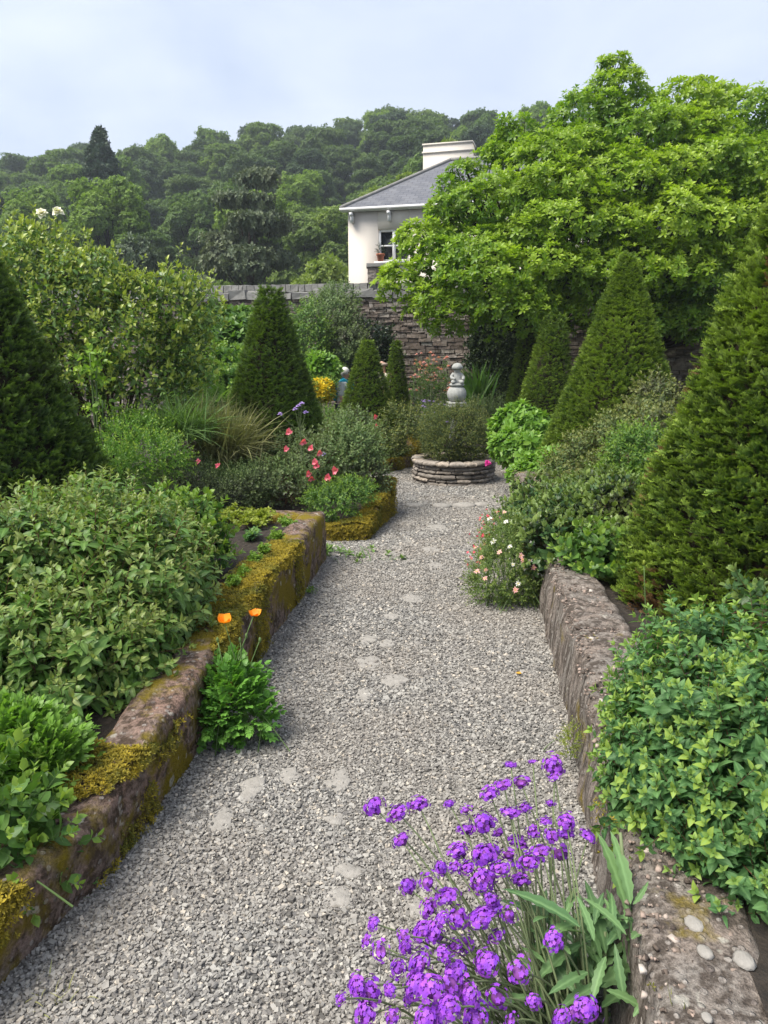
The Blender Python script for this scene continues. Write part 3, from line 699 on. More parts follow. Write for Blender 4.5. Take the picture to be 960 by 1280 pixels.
soil(lambda y: -7, lambda y: float(np.interp(y, [6.5, 7.8, 8.0], [-.26, 0, -.1])), 6.5, 8.0, lambda y: .06 + .1 * float(sstep(6.5, 7.8, y)), 3.)
soil(lambda y: -8, lambda y: float(np.interp(y, [8, 11.3, 12.7, 17], [-.7, -.3, .5, .5])), 8.0, 17.8, lambda y: .1 - .2 * float(sstep(9, 11.4, y)), 4.)
soil(lambda y: .2, lambda y: 7, 13.6, 17.4, lambda y: -.12, 5.)

# kerb stones across the path
for k, (px, py, a) in enumerate([(518, 627, 11), (552, 628, 13), (580, 627, 16), (603, 626, 11), (470, 640, 11)]):
    c = gp(px, py, -.07); s = psc(px, py, c[1]); gg = Geo(); V, T = lathe([(.2, -.03), (.9, -.01), (1, .012), (.8, .035), (.35, .05)], 10)
    V = V * np.array([a * s, a * s * .8, .9]) * (1 + .15 * fbm(V * 2 + k * 3, 2))[:, None]; gg.add(V, T); oo = build('kerb_stone', gg, M['slab']); oo.location = (c[0], c[1], float(zgrav(c[0], c[1])))
    tag(oo, ['whitest rounded kerb stone at the step, beside the mossy edging', 'flat kerb stone second along the step in front of the planter', 'long pale kerb stone in the middle of the step row', 'short kerb stone at the daisy end of the step row', 'small kerb stone against the end of the mossy edging'][k], 'kerb stone', 'stones in a row across the path')

# ------------------------------------------------------------------ rubble garden wall
yw = lambda x: 18.3 - .20 * np.asarray(x, float)
def garden_wall():
    o = thing('garden_wall', (-2, 18.7, -.4), 'tall rubble garden wall with slate coping below the white house', 'garden wall')
    x0, x1, zb, zt = -17., 15., -.5, 2.86; ang = math.atan(-.20); cs, sn = math.cos(ang), math.sin(ang)
    L = (x1 - x0) / cs
    def place(V): return np.column_stack([x0 + V[:, 0] * cs - V[:, 1] * sn, float(yw(x0)) + V[:, 0] * sn + V[:, 1] * cs, V[:, 2]])
    g = Geo(); V, T = box((L / 2, .28, (zb + zt) / 2), (L, .44, zt - zb)); g.add(place(V), T); build('wall_core', g, M['mortar'], o)
    g = Geo(); z = zb
    while z < zt:
        h = rng.uniform(.035, .10); u = rng.uniform(-.2, 0)
        while u < L:
            w = rng.uniform(.09, .30) * (1.3 if h > .07 else 1)
            V, T = box((u + w / 2, .03, z + h / 2), (w - .014, .13, h - .010), .010, 0); V[:, 1] += rng.uniform(-.03, .025); g.add(place(V), T, rng.random()); u += w
        z += h
    build('stonework', g, M['rubble'], o, smooth=False)
    g = Geo(); u = 0
    while u < L:                                        # projecting slabs, then thin slates on edge along the top
        w = rng.uniform(.35, .9); h = rng.uniform(.12, .21); V, T = box((u + w / 2, .2, zt + h / 2 + .003), (w - .015, .62, h), .03); V[:, 2] += (V[:, 1] > .2) * .1; g.add(place(V), T, rng.random()); u += w
    u = 0
    while u < L:
        w = rng.uniform(.10, .22); V, T = box((u + w / 2, .26, zt + .27), (w - .012, .38, .17), .012); V[:, 2] += (V[:, 1] > .26) * .03; g.add(place(V), T, rng.random()); u += w
    build('coping', g, M['coping'], o, smooth=False)
    c = at(470, 345, 18.45); p = thing('stone_pier', (c[0], c[1] - .05, 3.28), 'squat square stone pier rising from the garden wall below the house window', 'pier')
    g = Geo()
    for k in range(3):
        for q in range(2): V, T = box((c[0] - .1 + q * .21, c[1] + .1, 3.25 + .13 * k), (.2, .42, .125), .012); g.add(V, T, rng.random())
    build('stonework', g, M['rubble'], p, smooth=False)
    g = Geo(); V, T = box((c[0] + .005, c[1] + .1, 3.62), (.46, .48, .07), .012); g.add(V, T); build('cap', g, M['coping'], p, smooth=False)
garden_wall()

# ------------------------------------------------------------------ white house
def house():
    c0 = at(435, 262, 27); A = R(-15); cs, sn = math.cos(A), math.sin(A); zE = c0[2]; W, D = 9., 6.
    o = thing('house', (c0[0], c0[1], -.3), 'white rendered house with hipped slate roof behind the garden wall', 'house')
    def pl(V): V = np.asarray(V, float); return np.column_stack([c0[0] + V[:, 0] * cs - V[:, 1] * sn, c0[1] + V[:, 0] * sn + V[:, 1] * cs, V[:, 2]])
    wx0, wx1, wz0, wz1 = 1.06, 2.16, at(470, 327, 26.6)[2], at(470, 286, 26.6)[2]
    g = Geo(); zb = -.4
    def bx(c, s, gg=g, j=0): V, T = box(c, s, j); gg.add(pl(V), T)
    # front wall with the window opening
    bx((wx0 / 2, .15, (zb + zE) / 2), (wx0, .3, zE - zb)); bx(((wx1 + W) / 2, .15, (zb + zE) / 2), (W - wx1, .3, zE - zb))
    bx(((wx0 + wx1) / 2, .15, (zb + wz0) / 2), (wx1 - wx0, .3, wz0 - zb)); bx(((wx0 + wx1) / 2, .15, (zE + wz1) / 2), (wx1 - wx0, .3, zE - wz1))
    bx((.15, D / 2 + .15, (zb + zE) / 2), (.3, D - .3, zE - zb)); bx((W - .15, D / 2 + .15, (zb + zE) / 2), (.3, D - .3, zE - zb)); bx((W / 2, D - .15, (zb + zE) / 2), (W - .6, .3, zE - zb))
    build('wall', g, M['render'], o)
    ov = .2; rise = 2.05; e = zE + .02
    V = np.array([[-ov, -ov, e], [W + ov, -ov, e], [W + ov, D + ov, e], [-ov, D + ov, e], [D / 2, D / 2, e + rise], [W - D / 2, D / 2, e + rise]])
    F = [([0, 1, 5, 4], 0), ([3, 0, 4], 1), ([1, 2, 5], 1), ([2, 3, 4, 5], 0), ([3, 2, 1, 0], 0)]
    me = bpy.data.meshes.new('roof'); W_ = pl(V) - np.array(o['org']); me.from_pydata([tuple(v) for v in W_], [], [f for f, _ in F]); me.materials.append(M['slate'])
    uv = me.uv_layers.new(name='UVMap')
    for pi, poly in enumerate(me.polygons):
        for li in poly.loop_indices:
            v = V[me.loops[li].vertex_index]; uv.data[li].uv = ((v[0], (v[2] - e) * 2.1) if F[pi][1] == 0 else (v[1], (v[2] - e) * 2.1))
    roof = bpy.data.objects.new('roof', me); C.objects.link(roof); roof.parent = o; roof['org'] = o['org']
    g = Geo()
    for a, b in ((0, 4), (1, 5), (4, 5)):
        V2, T = tube(pl(np.linspace(V[a], V[b], 12)) + np.array([0, 0, .02]), .07, 6); g.add(V2, T)
    build('ridge_tiles', g, M['coping'], roof)
    # eaves board, gutter, brackets
    g = Geo(); bx((W / 2, -.12, zE - .05), (W + .4, .2, .09), g); V2, T = tube(pl([(-.22, -.25, zE - .03), (W / 2, -.25, zE - .03), (W + .2, -.25, zE - .03)]), .048, 8); g.add(V2, T)
    build('gutter', g, M['gutter'], o)
    for u in (.18, 1.5, 4., 6.5):
        g = Geo(); bx((u, -.1, zE - .3), (.09, .2, .32), g); bx((u, -.16, zE - .2), (.09, .3, .1), g); build('eaves_bracket', g, M['gutter'], o)
    # chimney
    ct = at(550, 180, 30)[2]; g = Geo(); bx((2.72, 4.2, (zE + .5 + ct) / 2), (1.85, .8, ct - zE - .5), g); bx((2.72, 4.2, ct - .26), (1.93, .88, .06), g); bx((2.72, 4.2, ct + .02), (1.92, .87, .06), g); build('chimney', g, M['render'], roof)
    # sash window
    w = wx1 - wx0; h = wz1 - wz0; cx, cz = (wx0 + wx1) / 2, (wz0 + wz1) / 2; g = Geo(); fy = .12
    for u in (wx0 + .04, wx1 - .04, cx): bx((u, fy, cz), (.08 if u != cx else .10, .1, h), g)
    for z in (wz0 + .04, wz1 - .04): bx((cx, fy + .005, z), (w - .17, .1, .08), g)
    for k in (-1, 1): bx((cx + k * (w / 4 - .005), fy + .006, cz), (w / 2 - .14, .06, .05), g)
    fr = build('window', g, M['frame'], o); fr['org'] = o['org']
    g = Geo(); bx((cx, fy + .07, cz), (w - .02, .02, h - .02), g); build('pane', g, M['glass'], fr)
    g = Geo(); bx((cx, -.06, wz0 - .04), (w + .16, .3, .07), g); build('sill', g, M['gutter'], o)
    # pot on the sill
    P = pl([(wx0 + .13, -.12, wz0)])[0]; q = thing('flower_pot', P, 'terracotta flower pot on the sill of the white house window', 'flower pot')
    g = Geo(); V2, T = lathe([(.09, 0), (.13, .2), (.15, .2), (.15, .25), (.12, .25), (.11, .2)], 16, P); g.add(V2, T); build('pot', g, M['terracotta'], q)
    PP, DD = shell([(P + np.array([0, 0, .38]), np.array([.13, .13, .2]))], 40, .6); build('foliage', scatter(T_small, PP, DD, .12), [M['dark_shrub'], M['stem_green']], q)
house()

# ------------------------------------------------------------------ trees of the wooded hill
def crown(kind, seed):
    r = np.random.default_rng(seed); L = []
    if kind == 'round':
        for k in range(46):
            a = r.uniform(0, 6.28); h = r.uniform(.25, .93); rad = 3.7 * math.sqrt(max(.05, 1 - ((h - .5) / .48) ** 2)) * r.uniform(.3, .85); h = min(h, .86)
            L.append((np.array([rad * math.cos(a), rad * math.sin(a), 9.5 * h]), np.array([1, 1, .7]) * r.uniform(.7, 1.25) * (1 + .3 * max(0, h - .7) / .23)))
    elif kind == 'tall':
        for k in range(38):
            a = r.uniform(0, 6.28); h = r.uniform(.2, .80); rad = 3.7 * (1.05 - h) ** .5 * r.uniform(.2, .9)
            L.append((np.array([rad * math.cos(a), rad * math.sin(a), 11 * h]), np.array([.95, .95, .9]) * r.uniform(.7, 1.2)))
    elif kind == 'conifer':
        for k in range(60):
            h = (k + .5) / 60; a = k * 2.4; rad = 3.1 * (1 - h) ** .85 * .62
            L.append((np.array([rad * math.cos(a), rad * math.sin(a), 1 + 11.5 * h]), np.array([1.5 * (1 - h) + .25, 1.5 * (1 - h) + .25, .55])))
    elif kind == 'pine':
        for k in range(26):
            a = r.uniform(0, 6.28); h = r.uniform(.15, 1.); rad = 4.6 * math.sin(math.pi * min(.93, h * .78 + .2)) * r.uniform(.25, .9)
            L.append((np.array([rad * math.cos(a), rad * math.sin(a) * .8, 8.2 * h]), np.array([1.5, 1.4, .34]) * r.uniform(.7, 1.1)))
    elif kind == 'willow':
        for k in range(14):
            a = r.uniform(0, 6.28); h = r.uniform(.3, .9); rad = 2. * r.uniform(.2, 1) * math.sqrt(1.05 - h)
            L.append((np.array([rad * math.cos(a), rad * math.sin(a), 5 * h]), np.array([.9, .9, .8]) * r.uniform(.8, 1.2)))
    return L
T_needle = [sprig(9, 1., .3, leaf(2, .13, .1, .1, 'lance'), 50, 3, 60, .6, 1., .01, 15) for _ in range(4)]
def proto(kind, n, size, mt, seed, tp=None, up=.25):
    L = crown(kind, seed); P, D = shell(L, n, .5, .3, None, False, up, .55, .34, seed)
    g = scatter(tp or T_clump, P, D, size * rng.uniform(.7, 1.3, len(P)), tipadd=np.clip(fbm(P * .5 + seed, 2) * .8, 0, .6))
    cr = build('crown', g, [M[mt], M['stem_dark']]); C.objects.unlink(cr)
    H = max(l[0][2] for l in L); tg = Geo(); V, T = tube([[0, 0, -.8], [.05, .03, H * .35], [0, .1, H * .85]], [.028 * H, .022 * H, .008 * H], 7); tg.add(V, T)
    branches((0, 0, H * .3), np.array([l[0] for l in L]), 12, .09, tg, 4, .1, .05)
    tr = build('trunk', tg, M['stem_brown' if kind == 'pine' else 'stem_dark']); C.objects.unlink(tr); return cr.data, tr.data
PR = {'deep': [proto('round', 6400, .245, 'wood_b', s) for s in (11, 12, 13)], 'mid': [proto('round', 6400, .245, 'wood_a', s) for s in (21, 22, 23)], 'fresh': [proto('tall', 6400, .235, 'wood_c', s) for s in (31, 32)]}
def plant_tree(name, dat, loc, s, rz, label, cat='tree', group=None, sz=None):
    o = thing(name, loc, label, cat, group); o.rotation_euler.z = rz; o.scale = (s, s, (sz or s))
    for nm, d in (('crown', dat[0]), ('trunk', dat[1])):
        c = bpy.data.objects.new(nm, d); C.objects.link(c); c.parent = o
    return o
LAB = {'deep': 'dark dense round-topped tree', 'mid': 'mid green rounded tree', 'fresh': 'lighter green upright tree'}
hz = []
rg = random.Random(5)
Y = 54.
while Y < 150:
    X = -.62 * Y - 6 + rg.uniform(0, 5)
    while X < .46 * Y + 4:
        x, y = X + rg.uniform(-1.8, 1.8), Y + rg.uniform(-2.5, 2.5); X += rg.uniform(5.6, 7.6) * (1 + .2 * (Y > 110))
        px = 480 + x / y * 955
        if px > 690 and rg.random() < .5: continue
        u = float(fbm(np.array([[x * .05, y * .05, 1.]]), 2)[0]); far = (Y - 54) / 96
        k = 'deep' if u + .9 * far - .45 + rg.uniform(-.3, .3) > .05 else ('fresh' if u < -.05 and rg.random() < .75 and far < .75 else 'mid')
        zone = 'on the skyline of the wooded hill' if Y > 134 else ('high on the wooded slope' if Y > 100 else ('halfway up the wooded slope' if Y > 74 else 'at the foot of the wooded slope'))
        s = rg.uniform(.72, 1.08) * (.92 if Y < 100 else 1.0)
        plant_tree('woodland_tree', rg.choice(PR[k]), (x, y, float(zhill(x, y)) - .2), s, rg.uniform(0, 6.28), LAB[k] + ' ' + zone, group='woodland trees on the hill', sz=s * rg.uniform(.85, 1.0))
    Y += 6.3
def hero(name, dat, px, pyb, Y, s, label, sz=None, rz=0):
    p = at(px, 300, Y); return plant_tree(name, dat, (p[0], Y, float(zhill(p[0], Y)) - .2), s, rz, label, sz=sz)
hero('conifer_tree', proto('conifer', 4200, .40, 'conifer', 41, None, -.3), 134, 0, 66, 1.15, 'dark spire-shaped conifer standing out from the wooded slope', 1.0)
hero('pine_tree', proto('pine', 4600, .28, 'pine', 42, None, .5), 312, 0, 42, .80, 'broad spreading pine with bare pale trunk beyond the garden wall', 1.12)
hero('willow_tree', proto('willow', 2600, .24, 'willow', 43, None, .3), 178, 0, 38, .95, 'small grey-green rounded willow beyond the garden wall', 1.15)
hero('golden_tree', proto('willow', 2200, .30, 'gold', 44, None, .3), 400, 0, 34, .92, 'yellow-green bushy tree between the garden wall and the house corner', .98)
hero('golden_tree', proto('tall', 2600, .34, 'gold', 45), 500, 0, 46, 1.0, 'tall yellow-green tree rising behind the house roof', .98)
hero('golden_tree', proto('tall', 2600, .34, 'gold', 46), 575, 0, 44, 1.0, 'yellow-green tree with its top just past the house chimney', 1.12)

# ------------------------------------------------------------------ large bright green tree
def big_tree():
    LL = [(605, 350, 60, 34, 12.2), (700, 240, 60, 36, 13.), (760, 285, 60, 34, 12.7), (830, 225, 60, 34, 13.2), (720, 190, 50, 30, 13.6), (870, 175, 50, 30, 13.8), (740, 350, 55, 34, 12.5), (850, 335, 60, 36, 12.6), (660, 300, 50, 30, 12.6), (930, 240, 60, 36, 13.2), (528, 302, 34, 24, 12.9), (582, 216, 22, 14, 13.7), (562, 238, 20, 15, 13.4), (552, 264, 22, 18, 13.2), (622, 196, 24, 16, 14.), (505, 352, 36, 26, 12.6), (560, 385, 52, 30, 12.4), (640, 385, 62, 36, 12.3), (545, 300, 36, 24, 13.2), (590, 325, 65, 34, 12.6), (680, 342, 75, 38, 12.5), (592, 252, 28, 22, 13.8), (620, 258, 65, 36, 13.2),
          (700, 285, 75, 38, 12.8), (790, 335, 75, 42, 12.8), (645, 175, 30, 26, 14.2), (690, 205, 65, 36, 13.6), (770, 232, 75, 40, 13.2), (850, 285, 75, 44, 12.8), (905, 350, 70, 46, 12.8), (738, 152, 54, 32, 14.2),
          (812, 172, 65, 36, 13.8), (890, 212, 75, 40, 13.4), (955, 285, 70, 50, 13.), (768, 120, 42, 26, 14.4), (850, 134, 46, 26, 14.4), (930, 146, 54, 28, 14.4), (985, 205, 70, 46, 14.), (1050, 260, 90, 70, 13.8), (768, 82, 19, 15, 14.4),
          (872, 110, 18, 12, 14.3), (905, 118, 20, 12, 14.6), (715, 385, 60, 32, 12.9), (800, 402, 60, 34, 13.2), (1000, 380, 80, 60, 13.4), (670, 310, 120, 75, 15.2), (790, 250, 150, 90, 15.8), (930, 300, 130, 100, 15.6), (1080, 360, 90, 80, 14.8), (870, 400, 60, 34, 13.)]
    L = [lump(*((a, b, y, c, d, (c * psc(a, b, y) * 1.0))) ) for a, b, c, d, y in LL]
    bs = at(745, 500, 14.6); o = thing('broadleaf_tree', (bs[0], bs[1], -.35), 'large spreading tree with fresh lime green leaves overhanging the garden wall', 'tree')
    P, D = shell(L, 25000, .38, .4, None, True, .75, .5, .26, 3.)
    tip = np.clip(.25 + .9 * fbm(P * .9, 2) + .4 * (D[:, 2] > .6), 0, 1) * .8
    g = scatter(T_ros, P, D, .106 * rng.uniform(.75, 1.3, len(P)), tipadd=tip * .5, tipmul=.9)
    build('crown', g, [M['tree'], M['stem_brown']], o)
    tg = Geo(); b = np.array([bs[0], bs[1], -.4]); forks = []
    for k in range(5):
        e = b + np.array([rng.uniform(-2, 2.4), rng.uniform(-1., .8), rng.uniform(1.6, 2.6)]); V, T = tube(bez(b + rng.normal(size=3) * .12, (b + e) / 2 + np.array([0, 0, .5]), e, 7), np.linspace(.17, .05, 7), 8); tg.add(V, T, .5); forks.append(e)
    for c, r in L:
        f = min(forks, key=lambda q: np.linalg.norm(q - c)); e = c + np.array([0, 0, .3 * r[2]]); m_ = (f + e) / 2 + rng.normal(size=3) * .25
        B = bez(f, m_, e, 7); V, T = tube(B, np.linspace(.055, .018, 7), 6); tg.add(V, T, .5)
        for q in range(6):
            d = rng.normal(size=3); d[2] = abs(d[2]); d /= np.linalg.norm(d); s0 = B[rng.integers(3, 6)]; V, T = tube(bez(s0, s0 + d * r * .4, c + d * r * .85, 5), np.linspace(.02, .006, 5), 4); tg.add(V, T, .5)
    build('trunk', tg, M['stem_dark'], o)
big_tree()

# ------------------------------------------------------------------ clipped yew cones
def yew(px, pyb, Yd, r, zb, zt, n, size, tpl, label, mt='yew', p=1., tipbias=0., brown=0, seed=0., lean=(0, 0), rtop=.05, rg_=1.):
    c = at(px, 600, Yd); H = zt - zb; o = thing('clipped_yew_tree', (c[0], Yd, zb), label, 'topiary', 'clipped yew cones')
    w = rng.random(int(n * 2.4)); h = np.where(rng.random(len(w)) < .08, rng.uniform(.75, 1., len(w)), 1 - np.sqrt(1 - w * .995)); a = rng.uniform(0, 6.283, len(h))
    def prof(h): return rtop + (r - rtop) * (1 - h) ** p
    dirs = np.stack([np.cos(a), np.sin(a), h * 3.], 1)
    bumpy = 1 + .045 * rg_ * fbm(dirs * 3 + seed, 3) + .06 * rg_ * fbm(dirs * np.array([8, 8, 14.]) + seed, 2)
    rr = prof(h) * bumpy - rng.random(len(h)) ** 1.5 * .09 * rg_
    P = np.stack([c[0] + rr * np.cos(a) + lean[0] * h, Yd + rr * np.sin(a) + lean[1] * h, zb + H * h], 1); nr = np.stack([np.cos(a), np.sin(a), np.full(len(h), r / H)], 1)
    v = np.array([0, 0, CAM_H]) - P; v /= np.linalg.norm(v, axis=1)[:, None]; ok = ((nr * v).sum(1) > -.3) | (rng.random(len(h)) < .25)
    P, nr, h = P[ok][:n], nr[ok][:n], h[ok][:n]
    D = nr * .85 + np.array([0, 0, .32]) + rng.normal(size=P.shape) * .45
    f = fbm(P * 2.6 + seed, 3); tip = np.clip(tipbias - .22 * np.cos(np.arctan2(nr[:, 1], nr[:, 0]) - .25) + 1.1 * f + .35 * rng.normal(size=len(P)), 0, 1) * .85  # random young growth, plus sunlit-flank brightening put into the needle colour
    if brown:
        f2 = fbm(P * np.array([3, 3, 2.]) + 40 + seed, 2); b = (f2 > .27) & (rng.random(len(P)) < .65); gb = scatter(tpl, P[b], D[b], size * .9 * rng.uniform(.7, 1.2, b.sum()))
        build('browned_needles', gb, [M['yew_brown'], M['stem_brown']], o); P, D, tip = P[~b], D[~b], tip[~b]
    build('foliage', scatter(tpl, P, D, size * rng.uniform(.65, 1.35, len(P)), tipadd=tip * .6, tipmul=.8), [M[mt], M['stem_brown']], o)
    g = Geo(); hh = np.linspace(0, .90, 12); V, T = lathe([(max(.02, prof(q) * .93 - .045), zb + H * q) for q in hh], 28); V = V + np.column_stack([np.full(len(V), c[0]) + lean[0] * (V[:, 2] - zb) / H, np.full(len(V), Yd) + lean[1] * (V[:, 2] - zb) / H, np.zeros(len(V))])
    V[:, :2] += fbm(V * 8, 2)[:, None] * .015; g.add(V, T); build('inner_twig_mass', g, M['stem_dark'], o)
    return o
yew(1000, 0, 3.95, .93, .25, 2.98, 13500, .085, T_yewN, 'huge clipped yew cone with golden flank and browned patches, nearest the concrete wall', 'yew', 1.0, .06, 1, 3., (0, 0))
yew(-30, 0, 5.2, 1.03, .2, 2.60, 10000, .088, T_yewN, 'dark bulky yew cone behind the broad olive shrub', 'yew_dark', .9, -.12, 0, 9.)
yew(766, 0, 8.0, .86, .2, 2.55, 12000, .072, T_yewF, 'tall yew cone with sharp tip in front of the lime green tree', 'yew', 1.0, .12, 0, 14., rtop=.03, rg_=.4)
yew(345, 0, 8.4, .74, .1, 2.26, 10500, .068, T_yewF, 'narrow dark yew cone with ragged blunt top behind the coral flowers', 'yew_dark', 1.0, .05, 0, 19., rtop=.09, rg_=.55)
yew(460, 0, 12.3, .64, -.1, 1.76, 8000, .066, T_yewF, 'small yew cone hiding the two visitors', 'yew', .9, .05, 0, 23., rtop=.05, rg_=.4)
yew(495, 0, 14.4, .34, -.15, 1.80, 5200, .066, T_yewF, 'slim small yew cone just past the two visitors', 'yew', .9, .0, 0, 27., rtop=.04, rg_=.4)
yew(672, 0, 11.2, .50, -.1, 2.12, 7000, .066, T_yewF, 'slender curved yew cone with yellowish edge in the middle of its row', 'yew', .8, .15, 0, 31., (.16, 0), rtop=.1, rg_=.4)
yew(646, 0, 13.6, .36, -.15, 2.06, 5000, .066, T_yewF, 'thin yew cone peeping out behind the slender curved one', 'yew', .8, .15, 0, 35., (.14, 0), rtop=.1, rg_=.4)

# ------------------------------------------------------------------ round stone planter, its shrubs and statue
PC = gp(572, 606, -.2); PR_ = .60; PC = np.array([PC[0] - .0, PC[1] + PR_ * .97, -.2]); PZ = float(zbase(PC[0], PC[1])) - .02
def planter():
    o = thing('stone_planter', (PC[0], PC[1], PZ), 'round raised planter of stacked flat stones at the end of the path', 'planter')
    g = Geo(); z = PZ; H = .36
    heights = [.06, .055, .065, .05, .06, .065]
    for ci, h in enumerate(heights):
        a = rng.uniform(0, 1)
        while a < 6.283 + .2:
            w = rng.uniform(.10, .30) if ci < 5 else rng.uniform(.14, .26); da = w / PR_; V, T = box((0, 0, 0), (1, 1, 1))
            nseg = 4; VV = []
            ro = PR_ + rng.uniform(-.02, .025) + (.02 if ci == 5 else 0); ri = PR_ - .14
            for k in range(nseg + 1):
                th = a + (da - .016) * k / nseg; e = .78 if k in (0, nseg) else 1
                for (rr, zz) in ((ro - .015, .06), (ro, .3), (ro, .7), (ro - .02, .95), (ri, .95), (ri, .05)):
                    VV.append([rr * math.cos(th), rr * math.sin(th), h * (.5 + (zz - .5) * e)])
            VV = np.array(VV) + rng.normal(size=(len(VV), 3)) * .004; TT = []
            for k in range(nseg):
                for j in range(6): p = k * 6 + j; q = k * 6 + (j + 1) % 6; TT += [[p, p + 6, q + 6], [p, q + 6, q]]
            for e in (0, nseg * 6): TT += [[e, e + j, e + j + 1] for j in range(1, 5)]
            g.add(VV + np.array([PC[0], PC[1], z + rng.uniform(-.004, .004)]), TT, rng.random() * (.8 if ci < 5 else 1)); a += da
        z += h
    build('stone_ring', g, M['drystone'], o)
    g = Geo(); V, T = lathe([(PR_ - .10, PZ), (PR_ - .10, z - .06), (.02, z - .03)], 24, (PC[0], PC[1], 0)); g.add(V, T); build('soil_fill', g, M['soil'], o)
    return z
PTOP = planter()
bsh = lambda dx, dy, rx, rz: (np.array([PC[0] + dx, PC[1] + dy, PTOP + rz * .75]), np.array([rx, rx, rz]))
shrub('planter_shrub', 'rounded bushy shrub with yellowish top filling the stone planter', 'shrub', [bsh(-.12, -.12, .31, .44), bsh(.17, -.1, .29, .42), bsh(0, .1, .32, .36)], T_fine, 3200, .10, 'box', 'stem_brown', .5, .4, (PC[0], PC[1], PTOP - .06), PTOP - .05, nb=24, br=.006, seed=2.)
def statue():
    b = np.array([PC[0] + .03, PC[1] + .12, PTOP - .05]); zt = at(574, 516, b[1])[2]; zs = at(574, 460, b[1])[2]; k = (zs - zt) / .62
    o = thing('garden_statue', b, 'pale stone ornament of a small figure seated on a ball above the planter', 'statue')
    g = Geo(); V, T = lathe([(.10, b[2]), (.10, zt - .10), (.07, zt - .06), (.09, zt - .02), (.12, zt + .02)], 20, (b[0], b[1], 0)); g.add(V, T)
    build('pedestal', g, M['statue'], o)
    g = Geo()
    for (w, z0, h) in ((.20, .02, .05), (.26, .07, .045), (.245, .115, .04)): V, T = box((b[0], b[1], zt + k * (z0 + h / 2)), (w * k, w * k, h * k), .004, .12); g.add(V, T)
    V, T = lathe([(.09, .155), (.10, .165)], 16); build('plinth', g, M['statue'], o)
    g = Geo(); V, T = lathe([(r_ * k, zt + k * z_) for r_, z_ in [(.06, .15), (.11, .175), (.132, .22), (.138, .26), (.132, .30), (.11, .345), (.07, .365), (.10, .375), (.11, .395), (.09, .41), (.02, .412)]], 40, (b[0], b[1], 0), .06, 14); g.add(V, T); build('ball', g, M['statue'], o)
    # the little figure: one continuous body grown over a skeleton
    V = [(0, 0, .42), (0, .0, .47), (0, .005, .525), (0, 0, .56), (0, -.008, .585), (0, -.01, .625), (.055, 0, .535), (.085, -.03, .49), (.075, -.09, .46), (-.055, 0, .535), (-.085, -.025, .49), (-.03, -.09, .465),
         (.05, -.03, .425), (.065, -.085, .435), (.075, -.075, .405), (-.05, -.03, .425), (-.065, -.085, .435), (-.07, -.075, .405)]
    E = [(0, 1), (1, 2), (2, 3), (3, 4), (4, 5), (2, 6), (6, 7), (7, 8), (2, 9), (9, 10), (10, 11), (0, 12), (12, 13), (13, 14), (0, 15), (15, 16), (16, 17)]
    rad = [.06, .062, .06, .03, .055, .052, .033, .026, .022, .033, .026, .022, .042, .034, .024, .042, .034, .024]
    skin_obj('figure', [(b[0] + k * x, b[1] + k * y, zt + k * z) for x, y, z in V], E, [q * k for q in rad], M['statue'], o)
    g = Geo(); V, T = lathe([(.066 * k, zt + k * .60), (.082 * k, zt + k * .615), (.078 * k, zt + k * .645), (.05 * k, zt + k * .678), (.01 * k, zt + k * .69)], 18, (b[0], b[1] - .01, 0), .12, 12); g.add(V, T); build('hair', g, M['statue'], o)
def skin_obj(name, V, E, rad, mt, parent, sub=1):
    me = bpy.data.meshes.new(name); org = np.array(parent['org']); me.from_pydata([tuple(np.array(v) - org) for v in V], E, []); me.materials.append(mt)
    o = bpy.data.objects.new(name, me); C.objects.link(o); o.parent = parent
    o.modifiers.new('skin', 'SKIN'); sk = me.skin_vertices[0].data
    for i, r_ in enumerate(rad): sk[i].radius = (r_, r_) if np.isscalar(r_) else r_
    sk[0].use_root = True
    if sub: m_ = o.modifiers.new('sub', 'SUBSURF'); m_.levels = sub; m_.render_levels = sub + 1
    return o
statue()

